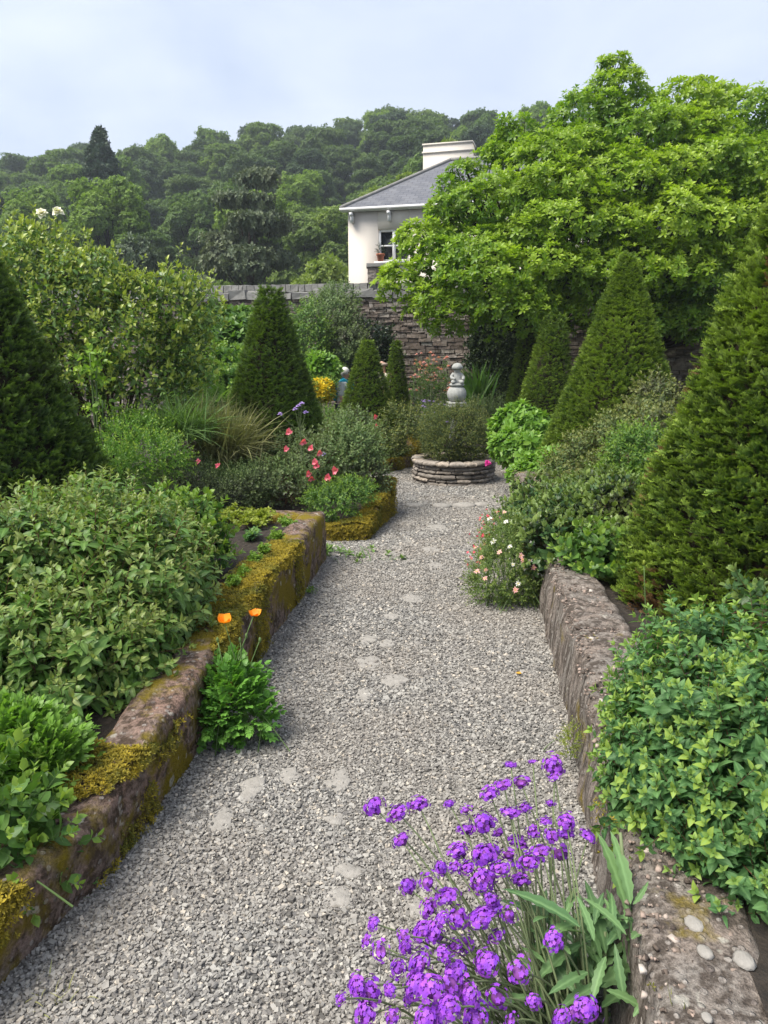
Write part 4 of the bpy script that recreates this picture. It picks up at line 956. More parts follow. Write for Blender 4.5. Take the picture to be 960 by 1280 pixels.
# ------------------------------------------------------------------ the two visitors behind the yew cone
def person(px, pyt, Yd, face, label, hair, top, extra):
    c = at(px, pyt, Yd); zg = float(zbase(0, Yd)) - .0; H = c[2] - zg; k = H / 1.7
    o = thing('person', (c[0], Yd, zg), label, 'person')
    ca, sa = math.cos(face), math.sin(face)
    def w(p): x, y, z = p; return (c[0] + k * (x * ca - y * sa), Yd + k * (x * sa + y * ca), zg + k * z)      # figure faces local -y
    V = [(0, 0, .93), (0, .01, 1.1), (0, .01, 1.30), (0, .0, 1.42), (0, -.02, 1.50), (0, -.03, 1.60), (0, -.025, 1.655), (.17, .01, 1.37), (.22, .0, 1.12), (.21, -.12, .93), (.21, -.18, .86), (-.17, .01, 1.37), (-.22, .0, 1.12), (-.2, -.12, .93), (-.2, -.18, .86),
         (.09, 0, .88), (.10, -.02, .48), (.10, .02, .09), (.10, -.13, .04), (-.09, 0, .88), (-.10, .02, .48), (-.10, .05, .09), (-.10, -.10, .04), (0, -.115, 1.575)]
    E = [(0, 1), (1, 2), (2, 3), (3, 4), (4, 5), (5, 6), (2, 7), (7, 8), (8, 9), (9, 10), (2, 11), (11, 12), (12, 13), (13, 14), (0, 15), (15, 16), (16, 17), (17, 18), (0, 19), (19, 20), (20, 21), (21, 22), (5, 23)]
    rad = [.13, .125, .14, .055, .06, .088, .07, .06, .045, .035, .03, .06, .045, .035, .03, .085, .06, .045, .035, .085, .06, .045, .035, .016]
    skin_obj('body', [w(v) for v in V], E, [r_ * k for r_ in rad], M['skin'], o)
    ids = [0, 1, 2, 7, 8, 11, 12]; sub = [V[i] for i in ids]; sub.insert(3, (0, .01, 1.40)); sE = [(0, 1), (1, 2), (2, 3), (2, 4), (4, 5), (2, 6), (6, 7)]
    skin_obj('shirt', [w(v) for v in sub], sE, [q * k for q in (.155, .15, .165, .075, .08, .068, .08, .068)], M[top], o)
    ids = [0, 15, 16, 17, 19, 20, 21]; sE = [(0, 1), (1, 2), (2, 3), (0, 4), (4, 5), (5, 6)]
    skin_obj('trousers', [w(V[i]) for i in ids], sE, [q * k for q in (.15, .11, .085, .07, .11, .085, .07)], M['trouser'], o)
    g = Geo(); Vv, T = lathe([(.094, 1.575), (.105, 1.61), (.10, 1.66), (.075, 1.70), (.03, 1.72), (.0, 1.722)] if hair == 'hair' else [(.098, 1.56), (.102, 1.59), (.096, 1.615)], 20); Vv[:, 1] += -.005
    if hair == 'hair': Vv[:, 2] -= (Vv[:, 1] > .02) * (Vv[:, 2] < 1.6) * .09
    Vv = np.array([w(v) for v in Vv]); g.add(Vv, T); build('hair', g, M[hair], o)
    for sx in (-1, 1):
        g = Geo(); Vv, T = lathe([(.001, -.012), (.011, -.006), (.013, 0), (.011, .006), (.001, .012)], 8); g.add(np.array([w((v[0] + sx * .032, v[1] - .105, v[2] + 1.612)) for v in Vv]), T); build('eye', g, M['stem_dark'], o)
        g = Geo(); g.add(np.array([w((v[0] * .5 + sx * .088, v[1] * 1.6 - .02, v[2] * 2.4 + 1.60)) for v in Vv]), T); build('ear', g, M['skin'], o)
        for f in range(5):
            b0 = (sx * (.21 + .012 * (f - 2) * .6), -.185 - .01 * (f == 4), .85); e0 = (sx * (.20 + .014 * (f - 2)), -.215 + (.03 if f == 4 else 0), .80 - .012 * (2 - abs(f - 1.5)) + (.03 if f == 4 else 0))
            g = Geo(); Vv, T = tube([w(b0), w([(p + q) / 2 + (0 if i != 1 else -.012) for i, (p, q) in enumerate(zip(b0, e0))]), w(e0)], [.011, .010, .007], 5); g.add(Vv, T); build('finger', g, M['skin'], o)
    if extra:
        g = Geo(); Vv, T = tube([w(p) for p in ((-.10, .17, 1.05), (-.13, .12, 1.36), (-.06, .0, 1.465), (.08, -.13, 1.38), (.2, -.16, 1.1))], [.035, .05, .05, .05, .035], 8); g.add(Vv, T); build('scarf', g, M['turq'], o)
    return o
person(430, 460, 14.6, R(75), 'white haired visitor in white top with turquoise scarf half hidden by the yew cone', 'hair', 'shirt', True)
person(479, 448, 15.4, R(-60), 'balding visitor with bowed pink head between the two small yew cones', 'grey_hair', 'beige', False)

# ------------------------------------------------------------------ planting, far to near
Lp = lambda *a: [lump(*q) for q in a]
def zsoil(y): return .1 - .2 * float(sstep(9, 11.4, y))
# against the far wall
shrub('grey_shrub', 'tall loose grey-green shrub leaning against the garden wall behind the dark yew cone', 'shrub', Lp((412, 405, 16.6, 34, 32), (432, 440, 16.2, 26, 34), (392, 445, 16.4, 30, 38), (424, 375, 17, 18, 16)), T_small, 2300, .19, 'grey_shrub', zmin=-.2, nb=22, br=.018, seed=1.)
shrub('dark_shrub', 'dark glossy shrub against the wall above the white haired visitor', 'shrub', Lp((462, 428, 17, 22, 20), (450, 465, 17, 30, 22), (478, 455, 17, 16, 22)), T_rose, 800, .22, 'dark_shrub', zmin=-.2, nb=14, br=.015, seed=2.)
shrub('light_shrub', 'light green bush beside the narrow dark yew cone, below the wall top', 'shrub', Lp((385, 425, 15.8, 22, 40), (395, 470, 15.5, 22, 30)), T_small, 700, .22, 'mid_green', zmin=-.2, nb=10, br=.014, seed=3.)
shrub('leafy_plant', 'fresh green leafy plant just above the yellow flowers', 'plant', Lp((402, 462, 14.2, 20, 18), (388, 470, 14.4, 18, 16)), T_clump, 260, .16, 'bright_green', 'stem_green', zmin=-.2, nb=8, br=.01, seed=4.)
o, P, D = shrub('yellow_flowering_plant', 'bright yellow flowering plant beside the white haired visitor', 'plant', Lp((405, 490, 12.9, 13, 11), (398, 487, 12.9, 9, 9)), T_small, 160, .14, 'mid_green', 'stem_green', zmin=-.2, nb=8, br=.008, seed=5.)
build('flower', scatter([rosette(10, 1., leaf(2, .3, .2, .2, 'obov'), 10, 85, .6)], np.concatenate([P, P + [0, -.05, .04]]), np.concatenate([D, D]), .10), [M['yellow']], o)
shrub('low_green_plant', 'low pale green clump between the yellow flowers and the yew cones', 'plant', Lp((408, 530, 12.6, 24, 14), (403, 548, 11.6, 22, 16)), T_fine, 420, .16, 'bright_green', 'stem_green', zmin=-.2, nb=8, br=.006, seed=6.)
# behind the statue: tall fine plants in front of the wall
def stalks(name, label, cx0, cx1, pyt0, pyt1, Yd, n, lm, head=None, hl=None, seed=0, leafn=900, group=None, zb=-.2, hs=.05):
    a = at((cx0 + cx1) / 2, 500, Yd); o = thing(name, (a[0], Yd, zb), label, 'plant', group); g = Geo(); gl_p = []; gl_d = []; hp = []
    for i in range(n):
        px = rng.uniform(cx0, cx1); y_ = Yd + rng.uniform(-.4, .4); top = at(px, rng.uniform(pyt0, pyt1), y_); b = np.array([top[0] + rng.normal() * .12, y_ + rng.normal() * .1, zb]); 
        B = bez(b, (b + top) / 2 + rng.normal(size=3) * .05, top, 6); V, T = tube(B, np.linspace(.009, .004, 6), 3, False); g.add(V, T, rng.random(), 0, .5, 1); hp.append(top)
        for q in range(max(1, leafn // n)): u = rng.random() ** 1.3; gl_p.append(b + (top - b) * u * .92); gl_d.append(np.array([rng.normal(), rng.normal(), rng.uniform(.2, 1.6)]))
    scatter(T_fine, np.array(gl_p), np.array(gl_d), .17 * rng.uniform(.6, 1.2, len(gl_p)), g)
    build('foliage', g, [M[lm], M['stem_grey']], o)
    if head:
        hp = np.array(hp); 
        fm = None
        for q in hp:
            if fm is None: f = build('flower', scatter([rosette(9, 1., leaf(2, .35, .2, .1, 'round'), 0, 90, .5)], np.zeros((1, 3)), np.array([[0, -.3, 1.]]), hs), [M[head]]); f.parent = o; fm = f
            else: f = fm.copy(); C.objects.link(f)
            f.location = tuple(q - np.array(o['org'])); f.rotation_euler.z = rng.uniform(0, 6); k_ = rng.uniform(.6, 1.2); f.scale = (k_, k_, k_)
stalks('tall_border_plant', 'airy tall green stalks with pale pink heads between the slim yew cone and the statue', 512, 562, 440, 490, 15.0, 60, 'mid_green', 'pinkdaisy', None, 1, 1300, hs=.06)
stalks('blue_grey_plant', 'hazy blue-green stalks beside the statue at the planter rim', 520, 560, 500, 530, 13.2, 50, 'grey_shrub', 'lilac', None, 2, 1000, hs=.035)
stalks('tall_border_plant', 'feathery grey-green stalks in front of the ivy between statue and thin yew cone', 590, 650, 485, 515, 14.4, 60, 'grey_shrub', None, None, 3, 1500)
P, D = shell(Lp((598, 478, 15.2, 12, 28)), 60, .6); bp = np.tile(at(596, 505, 15.2), (70, 1)) + rng.normal(size=(70, 3)) * np.array([.12, .12, 0]); dd = np.column_stack([rng.normal(size=70) * .35, rng.normal(size=70) * .3, np.ones(70)])
o = thing('iris_plant', at(596, 505, 15.2), 'fan of upright sword leaves just beside the statue', 'plant'); build('foliage', scatter([one(blade(4, .035, d)) for d in (.1, .3)], bp, dd, rng.uniform(.6, 1.0, 70), up=False), [M['mid_green']], o)
# ivy on the wall
def ivy():
    o = thing('wall_ivy', (at(620, 470, 17.2)[0], 17.2, -.3), 'dark ivy and creeper hanging over the rubble wall behind the statue', 'climber'); n = 3600
    px = rng.normal(632, 34, n * 2); py = rng.uniform(400, 520, n * 2); q = np.array([at(a, b, 17.4) for a, b in zip(px, py)]); ok = fbm(q * 1.3, 3) + .5 - np.abs(px - 632) / 75 > 0; q = q[ok][:n]
    q[:, 1] = yw(q[:, 0]) - .08 - rng.random(len(q)) * .25
    build('foliage', scatter(T_rose, q, np.column_stack([rng.normal(size=len(q)) * .5, -np.ones(len(q)), rng.normal(size=len(q)) * .5]), .2), [M['ivy'], M['stem_dark']], o)
ivy()
# left far border
shrub('leafy_shrub', 'light green leafy shrubs mass below the garden wall beside the rose tree', 'shrub', Lp((272, 420, 12.5, 45, 30), (300, 445, 12.2, 40, 35), (255, 450, 12, 40, 35), (310, 405, 12.8, 22, 18)), T_clump, 1100, .16, 'mid_green', 'stem_green', zmin=-.1, nb=14, br=.012, seed=7.)
shrub('broad_leaved_plant', 'broad leaved mid green plant at the foot of the leafy shrubs', 'plant', Lp((275, 478, 11.4, 40, 28), (305, 490, 11, 26, 26), (245, 485, 11, 30, 26)), T_rose, 520, .24, 'mid_green', 'stem_green', zmin=-.1, nb=10, br=.01, seed=8.)
o = thing('fern_clump', at(275, 510, 10.6), 'clump of arching green fern fronds beside the narrow dark yew cone', 'fern'); n = 46
bp = np.tile(at(275, 512, 10.6), (n, 1)) + rng.normal(size=(n, 3)) * np.array([.25, .15, .02]); dd = np.column_stack([rng.normal(size=n), rng.normal(size=n) * .8, rng.uniform(.5, 1.5, n)])
build('frond', scatter(T_fern, bp, dd, rng.uniform(.45, .75, n)), [M['mid_green'], M['stem_green']], o)
# rose tree
o, P, D = shrub('rose_tree', 'large open shrub with yellowing leaves and two white blooms at its top', 'shrub', Lp((50, 345, 7.3, 44, 42), (115, 365, 7.4, 50, 40), (178, 385, 7.5, 44, 30), (90, 400, 7.3, 62, 55), (160, 425, 7.4, 60, 50), (215, 395, 7.6, 42, 38), (225, 440, 7.6, 30, 30), (90, 470, 7.3, 60, 36), (170, 480, 7.4, 52, 34), (225, 478, 7.6, 30, 26), (35, 312, 7.3, 26, 20), (-30, 380, 7.3, 50, 55), (245, 368, 7.8, 14, 10)), T_cam, 3300, .14, 'camellia', 'stem_brown', .7, .5, (at(130, 520, 7.4)[0], 7.4, .1), .1, nb=40, br=.02, noise_=.5, rough=.3, seed=9.)
g = Geo(); hp = []; hd = []
for (px, py, bx, by) in [(42, 272, 50, 310), (72, 272, 75, 310), (20, 285, 35, 320), (110, 290, 105, 330), (140, 305, 130, 345), (222, 322, 205, 370), (245, 330, 230, 380), (270, 350, 235, 390), (175, 335, 170, 365), (8, 270, 25, 310)]:
    a, b = at(bx, by, 7.4), at(px, py, 7.35); B = bez(a, (a + b) / 2 + rng.normal(size=3) * .04, b, 6); V, T = tube(B, np.linspace(.008, .004, 6), 4, False); g = Geo(); g.add(V, T); build('young_shoot', g, M['stem_green'], o)
    for q in range(7): hp.append(B[rng.integers(1, 6)]); hd.append(rng.normal(size=3) + np.array([0, 0, .9]))
build('shoot_leaves', scatter(T_cam, np.array(hp), np.array(hd), .12, tipadd=np.full(len(hp), .4)), [M['camellia'], M['stem_brown']], o)
bloom = rosette(22, 1., leaf(3, .5, .35, .35, 'round'), 0, 88, .4)
for (px, py) in [(52, 267), (72, 265)]:
    build('white_bloom', scatter([bloom], at(px, py, 7.35)[None], np.array([[.2, -.7, .7]]), .062), [M['cream']], o)
# grasses and small plants in the left border
def tuft(name, label, px, py, Yd, n, ln, spread, lm, droops=T_blade, group=None, z=None):
    c = at(px, py, Yd); 
    if z is not None: c[2] = z
    o = thing(name, c, label, 'grass', group); bp = np.tile(c, (n, 1)) + rng.normal(size=(n, 3)) * np.array([spread, spread, 0]); dd = np.column_stack([rng.normal(size=n) * .55, rng.normal(size=n) * .55, np.ones(n)])
    build('blades', scatter(droops, bp, dd, ln * rng.uniform(.6, 1.15, n)), [M[lm]], o); return o
TB2 = [one(blade(5, .012, d)) for d in (.1, .3, .6, .8)]
tuft('grass_tuft', 'blue-green arching grass tuft below the rose tree', 222, 548, 7.0, 700, .52, .12, 'grass', TB2)
tuft('grass_tuft', 'paler green grass tuft just beside the blue-green one', 252, 545, 7.5, 600, .52, .12, 'straw', TB2)
tuft('feather_grass', 'straw coloured feathery grass beside the narrow dark yew cone', 280, 572, 7.5, 1100, .62, .12, 'straw', TB2)
shrub('herb_clump', 'light green small leaved herbs beside the dark bulky yew cone', 'plant', Lp((165, 555, 6.6, 38, 32), (195, 575, 6.4, 36, 26), (150, 590, 6.2, 26, 26)), T_fine, 900, .13, 'bright_green', 'stem_green', zmin=.05, nb=10, br=.005, seed=10.)
o = thing('angelica_plant', at(118, 530, 6.6), 'tall pale green stalk with drooping leaves before the rose tree', 'plant'); g = Geo(); hp = []; hd = []
for (px, py, bx) in [(112, 440, 120), (120, 462, 122), (128, 500, 128)]:
    a, b = at(bx, 545, 6.6), at(px, py, 6.6); V, T = tube(bez(a, (a + b) / 2, b, 5), np.linspace(.012, .007, 5), 5); g.add(V, T)
    for q in range(9): hp.append(b - np.array([0, 0, rng.uniform(0, .12)])); hd.append(np.array([rng.normal(), rng.normal(), rng.uniform(-.6, .5)]))
build('stalk', g, M['stem_green'], o); build('foliage', scatter(T_rose, np.array(hp), np.array(hd), .16, tipadd=np.full(len(hp), .3)), [M['bright_green'], M['stem_green']], o)
o, P, D = shrub('wispy_shrub', 'wispy grey-green shrub with fine leaves behind the corner of the mossy wall', 'shrub', Lp((230, 600, 6.9, 40, 20), (280, 615, 6.9, 42, 18), (220, 620, 6.6, 36, 18), (312, 606, 7, 30, 18)), T_fine, 1900, .12, 'grey_shrub', zmin=.05, nb=20, br=.005, seed=11.)
for q in (at(248, 577, 6.7), at(272, 582, 6.7)): build('flower', scatter([rosette(6, 1., leaf(2, .35, .2, .2, 'round'), 20, 90, .5)], q[None], np.array([[0, -1, .5]]), .035), [M['red']], o)
shrub('salvia_shrub', 'dusky green shrub with small leaves wrapping the foot of the narrow dark yew cone', 'shrub', Lp((345, 606, 7.3, 42, 24), (395, 594, 7.5, 38, 34), (435, 575, 7.7, 38, 42), (455, 600, 7.6, 26, 26), (370, 570, 7.8, 30, 24), (440, 545, 8.2, 30, 24)), T_small, 2400, .125, 'grey_shrub', 'stem_red', zmin=.05, nb=30, br=.006, seed=12.)
shrub('small_leafy_bush', 'low fresh green bush inside the golden mossy edging', 'shrub', Lp((416, 630, 6.75, 28, 18), (440, 620, 6.9, 24, 16)), T_small, 420, .10, 'mid_green', 'stem_green', zmin=.03, nb=10, br=.005, seed=13.)
shrub('small_leafy_bush', 'yellow-tinged low bush at the foot of the cone hiding the visitors', 'shrub', Lp((500, 535, 11.6, 22, 26), (480, 560, 11.4, 22, 16), (512, 530, 12, 14, 16)), T_small, 420, .14, 'box', 'stem_brown', zmin=-.15, nb=10, br=.006, seed=14.)
# coral flowers on thin stems
bell = rosette(6, 1., leaf(3, .38, .4, .35, 'obov'), 15, 40, .9)
def coral(name, label, base, Yd, fl, stem_mat='stem_green', s=.048):
    b0 = gp(base[0], base[1], .08) if Yd is None else at(base[0], base[1], Yd); o = thing(name, b0, label, 'flower'); 
    for (px, py) in fl:
        t_ = at(px, py, Yd - .05); B = bez(b0 + rng.normal(size=3) * .02, (b0 + t_) / 2 + rng.normal(size=3) * .03, t_, 6); g = Geo(); V, T = tube(B, np.linspace(.005, .0025, 6), 4, False); g.add(V, T); st = build('flower_stem', g, M[stem_mat], o); st['org'] = o['org']
        build('flower_head', scatter([bell], t_[None], np.array([[rng.normal() * .4, -.8, rng.uniform(-.6, .2)]]), s * rng.uniform(.85, 1.25)), [M['red']], st)
    n = 40; pp = b0 + (np.array([at(388, 580, Yd)]) - b0) * rng.random((n, 1)) + rng.normal(size=(n, 3)) * .05
    build('foliage', scatter(T_fine, pp, rng.normal(size=(n, 3)) + np.array([0, 0, .5]), .08), [M['grey_shrub'], M['stem_green']], o)
coral('coral_flower', 'coral pink and white bell flowers on thin stems above the golden mossy edging', (388, 640), 7.0, [(360, 541), (357, 562), (378, 552), (390, 561), (398, 566), (394, 578), (384, 593), (389, 597), (420, 588), (414, 598), (410, 597), (396, 582)])
coral('coral_flower', 'pair of small coral flowers in front of the cone hiding the visitors', (470, 575), 8.1, [(468, 521), (470, 532)], s=.035)
def lilac_stems():
    o = thing('lilac_verbena', at(380, 600, 7.3), 'slender verbena with small lilac heads in front of the narrow dark yew cone', 'flower'); b0 = at(382, 620, 7.3)
    for (px, py) in [(369, 512), (377, 505), (382, 516), (373, 508), (350, 518), (404, 568)]:
        t_ = at(px, py, 7.2); j = at(375, 540, 7.3); B = np.concatenate([bez(b0, (b0 + j) / 2, j, 4), bez(j, (j + t_) / 2 + np.array([0, 0, -.01]), t_, 4)[1:]]); g = Geo(); V, T = tube(B, np.linspace(.006, .003, 7), 4, False); g.add(V, T); st = build('flower_stem', g, M['stem_grey'], o); st['org'] = o['org']
        build('flower_head', scatter([rosette(14, 1., leaf(2, .4, .1, .1, 'round'), 0, 95, .5)], t_[None], np.array([[0, -.2, 1.]]), .034), [M['lilac']], st)
lilac_stems()

# right far border
shrub('light_leafy_plant', 'bright green leafy plant at the planter end of the concrete wall', 'plant', Lp((652, 535, 9.6, 36, 26), (640, 560, 9.2, 26, 22), (665, 565, 9, 28, 22)), T_clump, 620, .11, 'bright_green', 'stem_green', zmin=.0, nb=12, br=.008, seed=15.)
shrub('lime_leafy_plant', 'yellowish green low plant spilling over the far end of the concrete wall', 'plant', Lp((668, 592, 7.9, 30, 22), (700, 585, 7.7, 30, 24)), T_clump, 520, .085, 'bright_green', 'stem_green', zmin=.2, nb=8, br=.006, seed=16.)
shrub('tangled_shrub', 'tangled small leaved shrub around the foot of the tall sharp yew cone', 'shrub', Lp((740, 580, 6.9, 40, 28), (790, 550, 6.7, 40, 32), (818, 510, 6.8, 22, 32), (712, 595, 7, 30, 20), (825, 560, 6.2, 30, 44), (770, 600, 6.4, 44, 24)), T_small, 2300, .13, 'tangle', 'stem_red', .5, .4, None, .2, nb=30, br=.007, seed=17.)
shrub('pale_leafy_shrub', 'fresher green shrub between the tangled one and the huge yew cone', 'shrub', Lp((800, 580, 5.6, 36, 40), (775, 615, 5.5, 34, 26), (825, 620, 5.3, 26, 34)), T_small, 900, .12, 'mid_green', 'stem_green', .5, .4, None, .2, nb=14, br=.006, seed=18.)
shrub('rose_shrub', 'dark leaved shrub hanging over the concrete wall above the white daisies', 'shrub', Lp((690, 640, 5.7, 42, 28), (740, 640, 5.3, 46, 32), (725, 670, 4.9, 50, 36), (690, 688, 4.6, 30, 24), (668, 655, 5.4, 24, 22), (770, 660, 4.9, 42, 42), (690, 672, 5.1, 34, 28), (765, 700, 4.6, 44, 36), (735, 705, 4.7, 36, 20)), T_rose, 1650, .15, 'rose', 'stem_red', .5, .4, (1.35, 5.2, .25), .22, nb=26, br=.008, seed=19.)
shrub('broad_leaf_seedling', 'fresh broad leaved shoot at the front foot of the dark leaved shrub', 'plant', Lp((745, 705, 4.25, 30, 22)), T_rose, 70, .16, 'mid_green', 'stem_green', .9, .5, None, .3, nb=5, br=.005, seed=20.)
# daisies at the foot of the wall
def daisies():
    c = gp(640, 752, 0); Yd = c[1]; s = psc(640, 740, Yd)
    L = Lp((640, 705, Yd + .1, 42, 45), (620, 725, Yd, 34, 34), (650, 730, Yd + .05, 36, 36), (635, 672, Yd + .3, 28, 28))
    o, P, D = shrub('daisy_clump', 'clump of small white and pink daisies growing from gravel at the wall foot', 'flower', L, T_fine, 1500, .085, 'daisy_leaf', 'stem_green', .6, .5, (c[0], c[1], 0), .0, nb=60, br=.003, rough=.25, seed=21.)
    fl = rosette(12, 1., leaf(2, .22, .1, .1, 'obov'), 60, 95, .5)
    cm = Geo(); V, T = lathe([(.0, -.05), (.3, .0), (.25, .18), (.05, .22)], 8); V = V[:, [0, 2, 1]]; cm.add(V, T); cm = cm.cat()
    W, DW = shell(L, 44, .05, .0, None, True, .5, .3, .25, 22.)
    for i in range(44):
        d = DW[i] / np.linalg.norm(DW[i]) + np.array([0, -.5, .2]); p = W[i] + d * .055; k = 'white' if (i % 3 and p[0] > c[0] - .15) else 'pinkdaisy'
        fo = build('daisy_flower', scatter([fl], p[None], d[None], .021 * rng.uniform(.8, 1.3)), [M[k]], o); fo['org'] = o['org']
        build('flower_centre', scatter([cm], p[None], d[None], .014), [M['yellow']], fo)
    W, DW = shell(Lp((600, 690, Yd + .2, 16, 45), (612, 650, Yd + .5, 14, 20)), 40, .6); build('faded_flowers', scatter([rosette(7, 1., leaf(2, .3, .3, .2, 'obov'), 10, 60, .5)], W, DW, .017), [M['red']], o)
daisies()
# weeds on the path
def weed(label, px, py, n, ln, lm='grass', broad=6, sp=.05, z=-.03, name='grass_weed'):
    c = gp(px, py, z); o = thing(name, c, label, 'weed', None); bp = np.tile(c, (n, 1)) + rng.normal(size=(n, 3)) * np.array([sp, sp * .7, 0]); dd = np.column_stack([rng.normal(size=n) * .6, rng.normal(size=n) * .6, np.ones(n)])
    g = scatter([one(blade(4, .035, d)) for d in (.2, .5)], bp, dd, ln * rng.uniform(.5, 1.2, n))
    if broad: q = np.tile(c, (broad, 1)) + rng.normal(size=(broad, 3)) * np.array([sp, sp * .7, .0]) + np.array([0, 0, .03]); scatter(T_clump, q, np.tile([0, 0, 1.], (broad, 1)) + rng.normal(size=(broad, 3)) * .3, ln * .5, g)
    build('blades', g, [M[lm], M['stem_green']], o)
weed('leafy weeds and grass growing from gravel beside the corner of the mossy wall', 440, 700, 26, .13, 'grass', 9, .16)
weed('short upright grass weed standing alone near the leafy weeds', 487, 704, 18, .10, 'grass', 0, .015)
weed('dandelion-like weed in the gravel against the golden mossy edging', 408, 690, 14, .14, 'grass', 6, .05)
weed('sparse green and straw weed low on the gravel near the mossy wall base', 82, 1240, 22, .055, 'straw', 0, .05, 0)
weed('tiny green sprout at the base of the mossy wall', 120, 1115, 5, .04, 'grass', 3, .02, 0)
weed('small green weeds at the foot of the mossy wall beyond the poppies', 385, 742, 14, .06, 'creeper', 5, .04, 0)
weed('small weed beside the poppy clump in the gravel', 328, 840, 10, .05, 'grass', 3, .02, 0)
# yellow-green creeping plants on the raised bed
def creeping(label, pts, n, size, lm, zz, name='creeping_plant'):
    c = gp(*pts[0][:2], zz); o = thing(name, c, label, 'plant'); P = []
    for (px, py, rx) in pts:
        q = gp(px, py, zz); s = psc(px, py, q[1]) * rx; m_ = n // len(pts); d = rng.normal(size=(m_, 2)) * .5; P.append(np.column_stack([q[0] + d[:, 0] * s, q[1] + d[:, 1] * s * 1.6, q[2] + np.abs(rng.normal(size=m_)) * .02]))
    P = np.concatenate(P); build('foliage', scatter(T_clump, P, np.tile([0, 0, 1.], (len(P), 1)) + rng.normal(size=P.shape) * .5, size * rng.uniform(.6, 1.3, len(P))), [M[lm], M['stem_green']], o)
creeping('lime green mat plant on dark soil against the far end of the mossy wall', [(290, 645, 22), (315, 652, 18), (330, 646, 14), (272, 650, 18)], 420, .035, 'lime', .36)
creeping('bright green creeper running along the inner edge of the mossy wall', [(358, 655, 7), (345, 672, 7), (330, 690, 7), (318, 702, 8), (305, 718, 8), (292, 730, 8)], 480, .022, 'creeper', .385)
creeping('small pale leafy seedling alone on the dark soil', [(315, 672, 9)], 24, .05, 'rightshrub', .33)
# front left bed
o, P, D = shrub('olive_leaved_shrub', 'broad olive green shrub with reddish tips sprawling over the raised bed and mossy wall', 'shrub', Lp((150, 762, 3.35, 112, 96), (50, 735, 3.3, 110, 90), (182, 742, 3.6, 48, 68), (60, 835, 2.85, 110, 84), (158, 835, 2.95, 72, 62), (-70, 770, 3.1, 120, 110), (110, 690, 3.7, 90, 60), (190, 695, 3.9, 46, 44)), T_front, 3000, .134, 'front_shrub', 'stem_red', .8, .42, (-1.6, 3.2, .2), .2, nb=70, br=.008, noise_=.55, tipmul=.6, rough=.28, seed=23., zfn=lambda p: p[:, 0] < lx(p[:, 1]) - .20)
shrub('rounded_leaf_shrub', 'yellow-green rounded shrub at the far corner of the olive shrub near the dark soil', 'shrub', Lp((236, 675, 4.25, 26, 30), (215, 660, 4.4, 30, 24), (250, 700, 4.1, 16, 18)), T_rose, 330, .15, 'mid_green', 'stem_red', .6, .4, None, .25, nb=12, br=.006, seed=24.)
shrub('feathery_green_plant', 'bright yellow-green leafy plant below the olive shrub beside the mossy wall', 'plant', Lp((40, 960, 2.2, 62, 34), (85, 985, 2.15, 34, 26), (10, 930, 2.25, 50, 30)), T_lob, 800, .068, 'bright_green', 'stem_green', .55, .5, None, .14, nb=10, br=.004, seed=25., zfn=lambda p: p[:, 0] < lx(p[:, 1]) - .2)
shrub('mint_plant', 'dull green toothed-leaf plant drooping over the near end of the mossy wall', 'plant', Lp((10, 1075, 1.85, 44, 66), (-40, 1040, 1.9, 60, 80), (25, 1020, 2.0, 36, 34)), T_rose, 130, .13, 'mid_green', 'stem_green', .7, .4, None, .12, nb=10, br=.004, seed=26.)
# welsh poppy at the foot of the mossy wall
def poppy():
    c = gp(292, 925, 0); Yd = c[1]; L = Lp((288, 880, Yd + .05, 36, 36), (268, 905, Yd - .02, 26, 26), (312, 898, Yd, 22, 28), (286, 852, Yd + .12, 30, 18))
    o, P, D = shrub('poppy_plant', 'leafy light green poppy plant with orange flowers against the mossy wall', 'flower', L, T_lob, 430, .072, 'poppy', 'stem_green', .35, .45, (c[0], c[1], 0), .01, nb=24, br=.003, seed=27.)
    for (px, py, fl) in [(281, 774, 1), (317, 765, 1), (300, 800, 0), (325, 800, 0), (308, 795, 0), (272, 800, 0)]:
        t_ = at(px, py + (5 if fl else 0), Yd + .1); b0 = np.array([c[0] + rng.normal() * .03, Yd + .08, .12]); g = Geo(); B = bez(b0, (b0 + t_) / 2 + rng.normal(size=3) * .02, t_, 7); V, T = tube(B, np.linspace(.0035, .0022, 7), 5); g.add(V, T)
        st = build('flower_stem', g, M['stem_green'], o); st['org'] = o['org']
        if fl: build('orange_flower', scatter([rosette(5, 1., leaf(4, .55, .25, -.25, 'round'), 48, 66, .3)], t_[None], np.array([[.1, -.25, 1.]]), .046 if px < 300 else .036, up=True), [M['orange']], st)
        else: g = Geo(); V, T = lathe([(.001, -.012), (.006, -.004), (.006, .006), (.001, .014)], 8, t_); g.add(V, T); build('seed_pod', g, M['stem_green'], st)
poppy()
# right front shrub
RF = Lp((870, 955, 1.95, 92, 110), (925, 880, 2.1, 105, 92), (885, 1060, 1.75, 84, 88), (960, 985, 1.8, 110, 140), (1060, 940, 1.95, 110, 140), (826, 892, 2.25, 46, 54), (938, 1112, 1.6, 70, 70), (1040, 1090, 1.6, 90, 90), (812, 990, 1.9, 42, 56))
o, P, D = shrub('fuchsia_shrub', 'fresh green small leaved shrub with red stems overhanging the near concrete wall', 'shrub', RF, T_fuch, 1900, .100, 'rightshrub', 'stem_red', .7, .42, (1.0, 1.9, .25), .2, nb=90, br=.0045, noise_=.6, tipmul=.8, rough=.32, seed=28.)
for (px, py) in [(932, 1172), (940, 1190), (926, 1182)]:
    t_ = at(px, py, 1.52); build('pink_bud', scatter([rosette(5, 1., leaf(3, .22, .4, .1, 'lance'), 5, 18, .6)], t_[None], np.array([[.2, -.2, -1.]]), .022), [M['red']], o)
